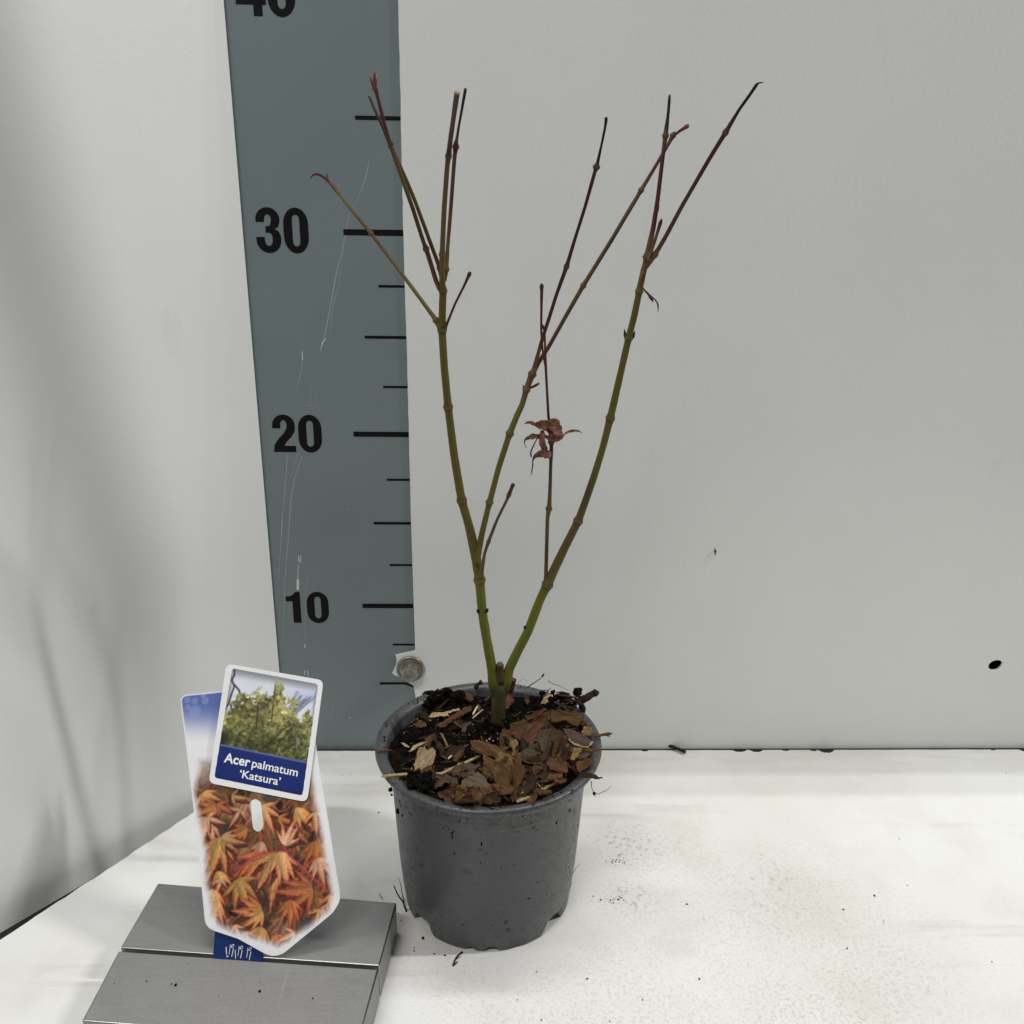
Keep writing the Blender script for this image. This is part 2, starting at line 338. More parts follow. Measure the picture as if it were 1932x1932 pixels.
bm = bmesh.new(); prism_bm(bm, [Vector((XC, -0.3, ZF - 2.25)), Vector((XC - math.sin(TH) * 46 + 1.5, -math.cos(TH) * 46, ZF - 2.25)), Vector((XC - math.sin(TH2) * 46 - 3.0, -math.cos(TH2) * 46, ZF - 2.25)), Vector((XC - 1.2, -0.3, ZF - 2.25))], Vector((0, 0, 1.2))); o = from_bm('gap_shade', bm, M_SHADE); tag(o, kind='structure')  # black slab in the side slit, in place of the shade there
# back wall: a white panel with a bolt hole and a torn tab that laps over the grey scale
Wp = lambda px, py: at(px, py, 0.0)
hole_c = Wp(1878, 1255)
hole = [(hole_c.x + 0.36 * math.cos(t) * (1.12 + 0.05 * math.sin(3 * t)), hole_c.z + 0.335 * math.sin(t) + 0.05 * math.cos(t)) for t in [k * 2 * math.pi / 28 for k in range(28)]]
flap = [(1100, 1850)]
zE = crop(1100, 1850, 7.728)
fpts = [zE(*q) for q in ((960, 300), (972, 545), (860, 580), (760, 600), (640, 628), (520, 650), (545, 700), (550, 770), (552, 830), (500, 960), (445, 1068), (500, 1110), (600, 1150), (700, 1200), (850, 1290), (940, 1360), (950, 1430), (975, 1546))]
edge = [(0.0, 64.0), (0.0, 45), (0.02, 38), (-0.015, 31), (0.01, 24), (0.0, 16)] + [(Wp(*q).x, Wp(*q).z) for q in fpts[1:]] + [(0.06, 3.6), (0.05, -6.6)]
edge2 = jag(edge[:6], 0.012, 0.35) + edge[6:]
panel = edge2 + [(80, -6.6), (80, 50.0), (0, 50.0)]
panel = [q for q in panel if q[1] <= 50.001]
me = shape2d([panel, hole], 0.06)
bw = place_mesh('back_wall', me, (0, 0.06, 0), (1, 0, 0), (0, 0, 1), M_WALL); tag(bw, 'white back wall panel with a drilled hole and torn edge', None, None, 'structure')
bm = bmesh.new(); box_bm(bm, 0.2, 80, 0.75, 1.4, -6.6, 49.9); o = from_bm('hole_shade', bm, M_SHADE); under(o, bw)  # black backing paints the darkness inside the bolt hole
me = bpy.data.meshes.new('x')
# side wall: splayed outwards, standing clear of the floor board
sx, sy = -math.sin(TH2), -math.cos(TH2)
nrm = Vector((math.cos(TH2), -math.sin(TH2), 0))
a0 = Vector((XC, 0, 0)) + Vector((sx, sy, 0)) * 0.10
a1 = Vector((XC, 0, 0)) + Vector((sx, sy, 0)) * 60
bm = bmesh.new(); prism_bm(bm, [a0 + Vector((0, 0, -6.6)), a1 + Vector((0, 0, -6.6)), a1 + Vector((0, 0, 52)), a0 + Vector((0, 0, 52))], -nrm * 1.6)
sw = from_bm('left_wall', bm, M_SIDE); tag(sw, 'plain white side wall splayed out to the left', None, None, 'structure')
# unseen blocker added on the right, shaped to cast the side wall's grey band
def toward(s, z, k): q = on_side(s, z); return q + (SIDE_LAMP - q) * k
def on_side(s, z, out=0.0): return Vector((XC + sx * s, sy * s, z)) + nrm * out
sq = [toward(14.6, 37, .42), toward(9.7, 37, .42), toward(5.2, 4, .42), toward(8.9, 4, .42)]
sq = [sq[0] + (sq[0] - sq[3]) * 1.6, sq[1] + (sq[1] - sq[2]) * 1.6, sq[2] + (sq[2] - sq[1]) * 0.05, sq[3] + (sq[3] - sq[0]) * 0.05]
bm = bmesh.new(); prism_bm(bm, sq, Vector((0.5, 0, 0))); cS = sum(sq, Vector()) / 4
o = from_bm('shadow_blocker', bm, M_SIDE, offset=cS); o.location = cS * S; tag(o, 'unseen white board added to cast the grey band on the side wall', 'light blocker')

# ------------------------------------------------------------------ height scale on the wall
YS = 0.07
hs = empty('height_scale', (-3.9, YS, 0), 'grey height scale strip with black numbers and tick marks on the back wall', 'height scale')
bm = bmesh.new(); box_bm(bm, -9.4, -0.001, YS, 0.7, -6.6, 50); under(from_bm('strip', bm, M_STRIP), hs)
def ink(name, contours, mat=M_INK, lift=0.006):
    me = shape2d(contours, 0.003); o = place_mesh(name, me, (0, YS - lift, 0), (1, 0, 0), (0, 0, 1), mat); return under(o, hs)
Ws = lambda px, py: (lambda q: (q.x, q.z))(at(px, py, YS))
for z, xl, y, th in ((35, 670, 222, .185), (30, 648, 438, .285), (27.5, 714, 540, .125), (25, 688, 636, .15), (22.5, 723, 730, .12), (20, 667, 819, .275), (17.5, 730, 905, .12), (15, 705, 987, .15), (12.5, 735, 1066, .12), (10, 684, 1143, .275), (7.5, 741, 1216, .12)):
    x0, zz = Ws(xl, y); ink('tick_mark', [[(x0, zz - th / 2), (-0.003, zz - th / 2), (-0.003, zz + th / 2), (x0, zz + th / 2)]])
pts = [Ws(*zE(*q)) for q in ((170, 1300), (690, 1296), (760, 1306), (860, 1340), (945, 1380))]
ink('tick_mark', [stroke(pts, [0.155, 0.155, 0.14, 0.11, 0.08])])
def rr(x0, x1, z0, z1, r, n=7):
    out = []
    for cx, cz, s in ((x1 - r[0], z1 - r[1], 0), (x0 + r[0], z1 - r[1], 1), (x0 + r[0], z0 + r[1], 2), (x1 - r[0], z0 + r[1], 3)):
        for k in range(n + 1):
            t = (s + k / n) * math.pi / 2; out.append((cx + r[0] * math.cos(t), cz + r[1] * math.sin(t)))
    return out
def arc(cx, cz, rx, rz, a0, a1, n=12): return [(cx + rx * math.cos(math.radians(a0 + (a1 - a0) * k / n)), cz + rz * math.sin(math.radians(a0 + (a1 - a0) * k / n))) for k in range(n + 1)]
DIG = {   # bold condensed figures, 1 high, about 0.6 wide
 '0': [rr(0.02, 0.60, -0.01, 1.01, (0.29, 0.36)), rr(0.225, 0.395, 0.15, 0.85, (0.085, 0.11))],
 '1': [[(0.22, 0), (0.43, 0), (0.43, 1.0), (0.30, 1.0), (0.24, 0.91), (0.14, 0.86), (0.05, 0.85), (0.05, 0.70), (0.22, 0.70)]],
 '2': [[(0.03, 0), (0.59, 0), (0.59, 0.17), (0.30, 0.17), (0.36, 0.27), (0.50, 0.42), (0.58, 0.56), (0.595, 0.70)] + arc(0.315, 0.72, 0.28, 0.29, 0, 180, 14)[1:] + [(0.035, 0.64), (0.235, 0.64)] + arc(0.315, 0.73, 0.08, 0.13, 190, 0, 8) + [(0.38, 0.64), (0.32, 0.53), (0.17, 0.36), (0.06, 0.20)]],
 '3': [[(0.03, 0.68)] + arc(0.31, 0.735, 0.28, 0.275, 176, -30, 14) + [(0.53, 0.56), (0.455, 0.53), (0.55, 0.48), (0.595, 0.40)] + arc(0.31, 0.28, 0.29, 0.29, 0, -180, 16) + [(0.02, 0.35), (0.215, 0.35)] + arc(0.31, 0.28, 0.09, 0.13, 180, 360, 8) + [(0.40, 0.36), (0.37, 0.43), (0.31, 0.445), (0.25, 0.445), (0.25, 0.59), (0.31, 0.59), (0.365, 0.62)] + arc(0.31, 0.73, 0.08, 0.12, 0, 180, 8) + [(0.225, 0.68)]],
 '4': [[(0.36, 0), (0.55, 0), (0.55, 0.22), (0.63, 0.22), (0.63, 0.38), (0.55, 0.38), (0.55, 1.0), (0.32, 1.0), (0.0, 0.39), (0.0, 0.22), (0.36, 0.22)], [(0.36, 0.38), (0.17, 0.38), (0.36, 0.75)]]}
for txt, xa, xb, ya, yb in (('30', 481, 582, 477, 392), ('20', 512, 607, 853, 783), ('10', 539, 621, 1175, 1117), ('40', 443, 556, 31, -68)):
    xm = (ya + yb) / 2
    x0, x1 = Ws(xa, xm)[0], Ws(xb, xm)[0]; z0 = Ws((xa + xb) / 2, ya)[1]; z1 = Ws((xa + xb) / 2, yb)[1]
    k = (x1 - x0) / (1.25 if txt[0] != '1' else 1.16); h = z1 - z0
    for i, ch in enumerate(txt):
        adv = 0 if i == 0 else (0.65 if txt[0] != '1' else 0.55)
        off = 0.03 if ch == '1' else 0.0
        ink('numeral', [[(x0 + (adv - off + q[0]) * k, z0 + q[1] * h) for q in c] for c in DIG[ch]])
# long pale scratches and bright scuffs
zF = crop(600, 0, 1.932); zG = crop(700, 1000, 1.5456)
def scr(cv, pts, wd, mat): return [stroke([Ws(*cv(*q)) for q in pts], wd)]
sc = []
for cv, pts, wd in ((zF, ((950, 890), (935, 980), (915, 1050)), [.0, .05, .045]), (zF, ((915, 1050), (880, 1140), (830, 1230), (800, 1400), (760, 1560), (720, 1780), (690, 1932)), [.04, .02, .02, .05, .06, .06, .05]), (zF, ((800, 1420), (785, 1560), (740, 1760), (725, 1900)), [.02, .02, .03, .02]),
                    (zG, ((300, 105), (285, 180), (268, 245)), [.02, .05, .01]), (zG, ((232, 525), (222, 640), (208, 800), (198, 960), (188, 1110)), [.04, .045, .04, .035, .02]), (zG, ((297, 535), (262, 640), (245, 740), (235, 900), (222, 1040), (215, 1200), (207, 1390)), [.035, .05, .06, .05, .045, .03, .02]),
                    (zG, ((280, 520), (262, 580), (246, 640)), [.03, .02, .02]), (zG, ((318, 1080), (312, 1200), (310, 1395)), [.02, .02, .03]), (zG, ((283, 300), (330, 305), (378, 312)), [.01, .03, .01]), (zG, ((340, 225), (332, 300)), [.01, .02]), (zG, ((362, 255), (360, 308)), [.02, .02]),
                    (zG, ((280, 1030), (277, 1100)), [.10, .10]), (zG, ((438, 1655), (436, 1700), (428, 1735), (400, 1740)), [.02, .02, .02, .01])):
    sc += scr(cv, pts, wd, None)
for c in sc: ink('scratch', [c], M_SCR, 0.004)
for cv, pts, wd in ((zG, ((405, 0), (390, 18), (380, 60)), [.05, .05, .01]), (zG, ((297, 58), (299, 100)), [.03, .05]), (zG, ((281, 988), (283, 1020)), [.05, .05]), (zG, ((292, 988), (290, 1022)), [.03, .04]), (zG, ((278, 1098), (277, 1146)), [.13, .13]), (zG, ((310, 1395), (310, 1410)), [.05, .07]), (zG, ((309, 1516), (309, 1535)), [.05, .03]), (zG, ((323, 1516), (324, 1545)), [.05, .02]), (zG, ((500, 780), (504, 780)), [.04, .04]), (zG, ((512, 1730), (520, 1730)), [.04, .04]), (zG, ((205, 825), (203, 900)), [.015, .01])):
    ink('scuff', scr(cv, pts, wd, None), M_SCUFF, 0.005)

# ------------------------------------------------------------------ hexagon bolt with washer
bc = Wp(*zE(868, 960))
bolt = empty('hex_bolt', (bc.x, -0.06, bc.z), 'zinc hexagon bolt with washer holding the torn panel corner to the wall', 'bolt')
def lathe(bm, prof, seg, cx, cy, cz, axis='y'):
    rings = []
    for r, d in prof:
        ring = []
        for k in range(seg):
            t = 2 * math.pi * k / seg
            ring.append(bm.verts.new((cx + r * math.cos(t), cy - d, cz + r * math.sin(t)) if axis == 'y' else (cx + r * math.cos(t), cy + r * math.sin(t), cz + d)))
        rings.append(ring)
    for a_, b_ in zip(rings, rings[1:]):
        for k in range(seg): bm.faces.new((a_[k], b_[k], b_[(k + 1) % seg], a_[(k + 1) % seg]))
    return rings
bm = bmesh.new(); rg = lathe(bm, [(0.82, -0.06), (0.82, 0.10), (0.79, 0.15), (0.72, 0.16), (0.67, 0.13)], 48, bc.x, 0, bc.z); bm.faces.new(rg[-1]); bmesh.ops.recalc_face_normals(bm, faces=bm.faces)
under(from_bm('washer', bm, M_ZINC, smooth=True), bolt)
bm = bmesh.new(); rg = lathe(bm, [(0.675, 0.14), (0.62, 0.09), (0.50, 0.07)], 48, bc.x, 0, bc.z); bm.faces.new(rg[-1]); bmesh.ops.recalc_face_normals(bm, faces=bm.faces); under(from_bm('shaded_groove', bm, M_GROOVE, smooth=True), bolt)  # shade between washer and head, put into the colour of this ring
bm = bmesh.new()
prof = [(0.64, 0.10), (0.62, 0.15), (0.50, 0.17)]
rg = lathe(bm, prof, 40, bc.x, 0, bc.z)
def hexr(t, r):
    t = (t + math.pi / 6) % (math.pi / 3) - math.pi / 6; return r / math.cos(t)
rings = []
for r, d, cap in ((0.47, 0.02, 9), (0.47, 0.58, 9), (0.465, 0.62, 0.51), (0.40, 0.65, 0.42), (0.32, 0.60, 0.32), (0.17, 0.58, 0.17), (0.10, 0.61, 0.1)):
    ring = []
    for k in range(60):
        t = 2 * math.pi * k / 60; q = min(hexr(t, r), cap); ring.append(bm.verts.new((bc.x + q * math.cos(t + 0.05), -d, bc.z + q * math.sin(t + 0.05))))
    rings.append(ring)
for a_, b_ in zip(rings, rings[1:]):
    for k in range(60): bm.faces.new((a_[k], b_[k], b_[(k + 1) % 60], a_[(k + 1) % 60]))
bm.faces.new(rings[-1]); bmesh.ops.recalc_face_normals(bm, faces=bm.faces)
under(from_bm('bolt_head', bm, M_ZINC), bolt)

# ------------------------------------------------------------------ aluminium block with a slit
BZ = 1.633; ZT = ZF + BZ
bl = lambda px, py: atz(px, py, ZT)
RL, RR_, SL, SR, FL = bl(298, 1666), bl(748, 1703), bl(227, 1788), bl(716, 1822), bl(154, 1926)
dv = (SL - RL).normalized(); dvr = (SR - RR_).normalized()
FR = SR + dvr * (FL - SL).length
gapv = 0.15
holder = empty('label_holder', ((RL + RR_ + FL + FR) / 4).xy.to_3d() + Vector((0, 0, ZF)), 'brushed aluminium block with a slit that holds the plant label upright', 'label holder')
def slab(name, q, top, bot, bev=0.10):
    bm = bmesh.new(); prism_bm(bm, [Vector((p.x, p.y, bot)) for p in q], Vector((0, 0, top - bot)))
    bmesh.ops.bevel(bm, geom=[e for e in bm.edges], offset=bev, segments=4, affect='EDGES', profile=0.5, material=1)
    o = under(from_bm(name, bm, M_ALU, smooth=False), holder); o.data.materials.append(M_EDGE); return o
slab('rear_block', (RL, RR_, SR, SL), ZT, ZF + 0.02, 0.055)
slab('front_block', (SL + dv * gapv, SR + dvr * gapv, FR, FL), ZT + 0.0, ZF + 0.02, 0.07)
slab('base_plate', (RL + dv * .4 + Vector((.15, 0, 0)), RR_ + dvr * .4 - Vector((.15, 0, 0)), FR - dvr * .4 - Vector((.15, 0, 0)), FL - dv * .4 + Vector((.15, 0, 0))), ZF + 0.55, ZF + 0.004, 0.03)

# ------------------------------------------------------------------ plant label standing in the slit
LEAN = math.radians(33)
ud = (SR - SL).normalized(); fwd = Vector((ud.y, -ud.x, 0))             # fwd points to the viewer
tagN = (fwd * math.cos(LEAN) + Vector((0, 0, 1)) * math.sin(LEAN)).normalized()
tagO = (SL + SR) / 2 + dv * gapv * 0.5
tagX = ud; tagY = tagN.cross(tagX).normalized()
def lab(px, py, lift=0.0):
    q = onplane(px, py, tagO + tagN * lift, tagN) - tagO; return (q.dot(tagX), q.dot(tagY))
def put2(name, contours, lift, ext, mat): return place_mesh(name, shape2d(contours, ext), tagO + tagN * lift, tagX, tagY, mat)
label = empty('plant_label', tagO - Vector((0, 0, 1.0)), 'pointed plant label with maple leaf picture and blue name card, stuck in the metal block', 'plant label')
def rounded(pts, rads, n=6):
    out = []; k = len(pts)
    for i in range(k):
        p = Vector(pts[i]); a_ = (Vector(pts[i - 1]) - p); b_ = (Vector(pts[(i + 1) % k]) - p); r = rads[i]
        if r <= 0: out.append(tuple(p)); continue
        p0 = p + a_.normalized() * r; p1 = p + b_.normalized() * r
        for j in range(n + 1):
            t = j / n; out.append(tuple(p0 * (1 - t) ** 2 + p * 2 * t * (1 - t) + p1 * t * t))
    return out
TAG = [lab(*q) for q in ((340, 1312), (420, 1304), (582, 1290), (598, 1420), (640, 1672), (643, 1698), (628, 1722), (524, 1808), (500, 1799), (450, 1771), (405, 1756), (388, 1748), (370, 1560))]
TAG = rounded(TAG, [0.35, 0, 0.3, 0, 0, 0.25, 0.1, 0.45, 0.1, 0, 0, 0.3, 0])
SLOT = [lab(*q) for q in ((473, 1515), (476, 1510), (483, 1508), (490, 1512), (493, 1518), (496, 1550), (495.5, 1562), (491, 1567), (485, 1568), (479, 1562), (477, 1550))]
tg = put2('picture_tag', [TAG, SLOT], 0.0, 0.028, M_LABEL); under(tg, label)
STEM = [lab(407, 1740, -0.09), lab(497, 1740, -0.09), lab(497, 1815, -0.09), lab(490, 1850, -0.09), lab(408, 1850, -0.09), lab(402, 1810, -0.09)]
st = put2('stem', [STEM], -0.09, 0.02, M_BLUE); under(st, label)
zH = crop(600, 2700, 7.728)
for grp in range(3):
    dx = grp * 200; dy = grp * 35
    L = []
    if grp == 0: L.append((((522, 745), (527, 850), (540, 950), (580, 965)), 16))
    else: L.append((((330 + dx, 780 - 0 + (grp - 1) * 35 + 0), (340 + dx, 980 + (grp - 1) * 35)), 14))
    L.append((((620 + dx, 690 + dy), (605 + dx, 830 + dy), (592 + dx, 915 + dy)), 11))
    L.append((((690 + dx, 775 + dy), (668 + dx, 890 + dy), (650 + dx, 970 + dy)), 14))
    L.append(([(672 + dx + 30 * math.cos(t), 720 + dy + 32 * math.sin(t) - 14 * math.cos(t)) for t in [k * 2 * math.pi / 14 for k in range(14)]], 10))
    L.append((((640 + dx, 745 + dy), (622 + dx, 755 + dy)), 9))
    for pts, wpx in L:
        pp = [Vector(lab(*zH(*q), -0.066)) for q in pts]
        wcm = wpx / 7.728 * 0.639 * pxcm(tagO)
        if len(pp) == 14:
            pp2 = pp + [pp[0]]
            c = [tuple(p) for p in pp]; cc = sum(pp, Vector((0, 0))) / 14
            o = put2('emblem', [[tuple(cc + (p - cc) * 1.12) for p in pp], [tuple(cc + (p - cc) * 0.72) for p in pp]], -0.066, 0.001, M_LETTER)
        else: o = put2('emblem', [stroke([tuple(p) for p in pp], wcm)], -0.066, 0.001, M_LETTER)
        under(o, st)
# ---- printed pictures: painted here in numpy, carried as vertex colours of a fine grid
def inside(poly, X, Y):
    r = np.zeros(X.shape, bool); n = len(poly)
    for i in range(n):
        x0, y0 = poly[i]; x1, y1 = poly[(i + 1) % n]
        if y0 == y1: continue
        c = ((y0 > Y) != (y1 > Y)) & (X < (x1 - x0) * (Y - y0) / (y1 - y0) + x0); r ^= c
    return r
def segdist(poly, X, Y):
    d = np.full(X.shape, 1e9); n = len(poly)
    for i in range(n):
        ax, ay = poly[i]; bx, by = poly[(i + 1) % n]; L2 = (bx - ax) ** 2 + (by - ay) ** 2 + 1e-12
        t = np.clip(((X - ax) * (bx - ax) + (Y - ay) * (by - ay)) / L2, 0, 1)
        d = np.minimum(d, np.hypot(X - ax - t * (bx - ax), Y - ay - t * (by - ay)))
    return d
def vnoise(X, Y, f, seed):
    r = np.random.default_rng(seed); T = r.random((64, 64)); x = X * f + 31.7; y = Y * f + 17.3
    xi = np.floor(x).astype(int); yi = np.floor(y).astype(int); fx = x - xi; fy = y - yi; fx = fx * fx * (3 - 2 * fx); fy = fy * fy * (3 - 2 * fy)
    g = lambda i, j: T[(yi + j) % 64, (xi + i) % 64]
    return (g(0, 0) * (1 - fx) + g(1, 0) * fx) * (1 - fy) + (g(0, 1) * (1 - fx) + g(1, 1) * fx) * fy
def fbm(X, Y, f, seed, o=4): return sum(vnoise(X, Y, f * 2 ** k, seed + k) / 2 ** k for k in range(o)) / sum(1 / 2 ** k for k in range(o))
def grid_print(name, img, mask, X, Y, lift, parent):
    h, wd_ = X.shape; idx = -np.ones(X.shape, int); fm = mask[:-1, :-1] & mask[1:, :-1] & mask[:-1, 1:] & mask[1:, 1:]
    used = np.zeros(X.shape, bool); used[:-1, :-1] |= fm; used[1:, :-1] |= fm; used[:-1, 1:] |= fm; used[1:, 1:] |= fm
    idx[used] = np.arange(used.sum()); ox = Vector(tagO) + tagN * lift
    P = (np.array(ox)[None] + X[used][:, None] * np.array(tagX)[None] + Y[used][:, None] * np.array(tagY)[None]) * S
    F = np.stack([idx[:-1, :-1][fm], idx[:-1, 1:][fm], idx[1:, 1:][fm], idx[1:, :-1][fm]], 1)
    me = bpy.data.meshes.new(name); me.from_pydata(P.tolist(), [], F.tolist())
    ca = me.color_attributes.new('Col', 'FLOAT_COLOR', 'POINT')
    s = np.clip(img[used], 0, 1); l = np.where(s <= 0.04045, s / 12.92, ((s + 0.055) / 1.055) ** 2.4)
    ca.data.foreach_set('color', np.concatenate([l, np.ones((len(l), 1))], 1).astype(np.float32).ravel())
    return under(link(name, me, M_PRINT), parent)
def bounds(poly, k):
    p = np.array(poly); x0, y0 = p.min(0); x1, y1 = p.max(0); nx = int((x1 - x0) / k); ny = int((y1 - y0) / k)
    return np.meshgrid(np.linspace(x0, x1, nx), np.linspace(y0, y1, ny))
def blend(img, col, al): img += (np.array(col) / 255 - img) * al[..., None]
def smooth(e0, e1, x): t = np.clip((x - e0) / (e1 - e0), 0, 1); return t * t * (3 - 2 * t)
def blur(im, k):
    for ax in (0, 1):
        acc = np.zeros_like(im)
        for d in range(-k, k + 1): acc += np.roll(im, d, ax)
        im = acc / (2 * k + 1)
    return im
def limb(img, x0, y0, x1, y1, wd_, X, Y, col, al=1.0):
    L2 = (x1 - x0) ** 2 + (y1 - y0) ** 2; t = np.clip(((X - x0) * (x1 - x0) + (Y - y0) * (y1 - y0)) / L2, 0, 1)
    d = np.hypot(X - x0 - t * (x1 - x0), Y - y0 - t * (y1 - y0)); blend(img, col, al * (1 - smooth(wd_ * 0.5, wd_ * 0.5 + 0.03, d)))
def lobe(img, bx, by, ang, L, wd_, X, Y, cc, ce, seed):
    m_ = (np.abs(X - bx) < L * 1.15) & (np.abs(Y - by) < L * 1.15); ys, xs = np.where(m_)
    if len(ys) == 0: return
    sl = (slice(ys.min(), ys.max() + 1), slice(xs.min(), xs.max() + 1)); x = X[sl] - bx; y = Y[sl] - by
    bend = random.uniform(-0.18, 0.18)
    u = (x * math.cos(ang) + y * math.sin(ang)) / L; v = (-x * math.sin(ang) + y * math.cos(ang)) / L - bend * u * u
    prof = np.where((u > 0) & (u < 1), wd_ * np.sin(np.pi * np.clip(u, 0, 1) ** 0.8) ** 0.9 * (1 - 0.45 * u), 0)
    prof = prof * (1 + 0.10 * np.sin(u * 55))
    al = smooth(0, 0.03, prof - np.abs(v)) * (u > 0) * (u < 1)
    side = np.abs(v) / np.maximum(prof, 1e-3); e = smooth(0.25, 1.0, side * 0.55 + u * 0.55)
    col = np.array(cc)[None, None] * (1 - e[..., None]) + np.array(ce)[None, None] * e[..., None]
    shade = 0.86 + 0.28 * (v > 0) * smooth(0, 0.06, np.abs(v)) - 0.10 * np.sin(side * 9 + u * 30) * 0.5
    vein = np.exp(-(v / 0.012) ** 2); col = col * shade[..., None] + vein[..., None] * 30
    sub = img[sl]; sub += (col / 255 - sub) * al[..., None]
def mleaf(img, X, Y, bx, by, ang, L, cc, ce, n=5, spread=2.2, dim=1.0):
    cc = np.array(cc) * dim; ce = np.array(ce) * dim
    for i in sorted(range(n), key=lambda i: -abs(i - (n - 1) / 2)):
        t = (i / (n - 1) - 0.5) if n > 1 else 0
        lobe(img, bx, by, ang + t * spread, L * (1 - 0.75 * abs(t)), 0.145, X, Y, cc, ce, 0)
def T(x, y): return zB_t(x, y)
zT = crop(560, 2330, 3.789)
X, Y = bounds(TAG, 0.024)
img = np.zeros(X.shape + (3,)); n1 = fbm(X, Y, 1.1, 3); n2 = fbm(X, Y, 3.5, 9)
for k, (r0, r1) in enumerate(((48, 118), (40, 70), (36, 62))): img[..., k] = (r0 + (r1 - r0) * smooth(0.3, 0.7, n1)) / 255
dark = smooth(0.55, 0.7, n2); img *= (1 - 0.65 * dark)[..., None]
CC = [(186, 150, 84), (196, 156, 104), (184, 116, 70), (214, 168, 136), (176, 118, 62)]; CE = [(178, 62, 38), (160, 46, 34), (190, 74, 52), (172, 58, 56), (152, 58, 36)]
tx0, ty0, tx1, ty1 = X.min(), Y.min(), X.max(), Y.max()
for k in range(170):
    bx = random.uniform(tx0, tx1); by = random.uniform(ty0 + 0.2, ty0 + 7.4); q = random.random()
    mleaf(img, X, Y, bx, by, -math.pi / 2 + random.gauss(0, 0.5), random.uniform(1.0, 1.8), random.choice(CC), random.choice(CE), random.choice((3, 5, 5)), random.uniform(1.2, 2.6), 0.50 + 0.36 * q)
for k in range(13):
    bx = random.uniform(tx0, tx1); by = random.uniform(ty0 + 0.5, ty0 + 6.5); d = np.hypot((X - bx), (Y - by) * 1.3)
    blend(img, random.choice(((40, 34, 32), (70, 72, 78), (52, 40, 38))), 0.8 * (1 - smooth(0.15, random.uniform(0.4, 0.75), d)))
main = (((150, 40), -50, 1.3, 0), ((300, 175), -150, 1.2, 4), ((300, 175), -20, 1.0, 2), ((470, 80), -10, 1.0, 1), ((195, 320), -100, 1.9, 3), ((205, 320), -20, 1.0, 3), ((570, 230), -120, 1.0, 3), ((650, 440), -150, 1.2, 4), ((800, 200), -50, 1.4, 1), ((340, 540), -95, 2.1, 0), ((350, 545), -15, 1.3, 1), ((1190, 215), -50, 1.3, 0), ((1400, 260), -80, 1.1, 1), ((990, 330), -10, 1.0, 4), ((1070, 635), 78, 1.3, 3), ((810, 585), -100, 1.2, 3), ((1420, 580), -90, 1.5, 4), ((800, 700), -110, 1.9, 4), ((1000, 700), -95, 2.6, 0), ((1010, 700), -70, 1.8, 1), ((1430, 760), -70, 1.4, 3), ((310, 920), -60, 1.2, 0), ((350, 1010), -100, 0.9, 3), ((535, 1010), -60, 1.7, 0), ((1250, 970), -100, 1.6, 0), ((1380, 1110), -165, 1.9, 2), ((250, 1120), -80, 1.6, 1), ((300, 1250), -95, 1.5, 1), ((810, 1340), -165, 1.5, 2), ((820, 1370), -140, 1.2, 0), ((1130, 1240), -85, 1.3, 4), ((800, 1540), -95, 1.3, 0), ((500, 1520), -60, 0.9, 3), ((960, 1640), -60, 1.0, 2), ((1180, 1600), -150, 1.1, 3), ((640, 1590), -80, 0.9, 3), ((1450, 1340), -100, 0.8, 0), ((1560, 1180), -80, 1.0, 2))
for (zx, zy), an, L, ci in main:
    bx, by = lab(*zT(zx, zy)); bk_ = img.copy(); mleaf(img, X, Y, bx + 0.07, by - 0.10, math.radians(an), L * 1.0, (96, 48, 32), (70, 30, 22), 3 if L < 1.15 else 5, 1.8, 1.0); img = blur(img, 2) * 0.75 + bk_ * 0.25 if False else img
    mleaf(img, X, Y, bx, by, math.radians(an), L * 0.95, CC[ci], CE[random.randrange(5)], 3 if L < 1.15 else 5, random.uniform(1.3, 2.2), random.uniform(0.9, 1.15))
for pts in (((550, 775), (680, 775), (820, 710), (990, 705)), ((820, 715), (640, 820), (560, 900), (525, 970)), ((1060, 640), (1110, 740), (1250, 860), (1420, 1030), (1540, 1150)), ((1300, 890), (1340, 820), (1430, 765)), ((780, 480), (800, 560)), ((300, 180), (325, 290)), ((1130, 1240), (1180, 1420), (1165, 1580)), ((1250, 970), (1270, 890))):
    q = [lab(*zT(*p)) for p in pts]
    for a_, b_ in zip(q, q[1:]): limb(img, *a_, *b_, 0.05, X, Y, (172, 72, 70), 0.9)
img = img * (0.90 + 0.2 * fbm(X, Y, 9, 40, 3))[..., None]
img = 0.4 * img + 0.6 * blur(img, 1)
# the photograph fades to white at the rim and into a blue sky with round highlights on top
inner = [lab(*zT(*q)) for q in ((110, -330), (60, 60), (110, 330), (190, 700), (205, 1050), (255, 1400), (330, 1520), (700, 1650), (1000, 1740), (1300, 1560), (1560, 1350), (1590, 1180), (1520, 780), (1440, 300), (1370, -100), (1300, -330))]
e = segdist(inner, X, Y) * np.where(inside(inner, X, Y), 1, -1)
fade = smooth(-0.20, 0.22, e + 0.14 * (fbm(X, Y, 2.5, 77) - 0.5))
white = np.full(img.shape, 0.0); white[:] = (232 / 255, 231 / 255, 234 / 255)
im2 = white * (1 - fade[..., None]) + img * fade[..., None]
yb0 = lab(370, 1395)[1]; yb1 = lab(370, 1330)[1]; yf = lab(380, 1470)[1]; yf2 = lab(380, 1420)[1]
yf = lab(380, 1500)[1]; yf2 = lab(380, 1405)[1]; up = smooth(yf, yf2, Y + 0.8 * (fbm(X, Y, 1.6, 55) - 0.5)); im2 = im2 * (1 - up[..., None]) + white * up[..., None]
sky = smooth(yb0 - 0.2, yb1 + 0.2, Y); blend(im2, (84, 102, 168), sky * 0.97)
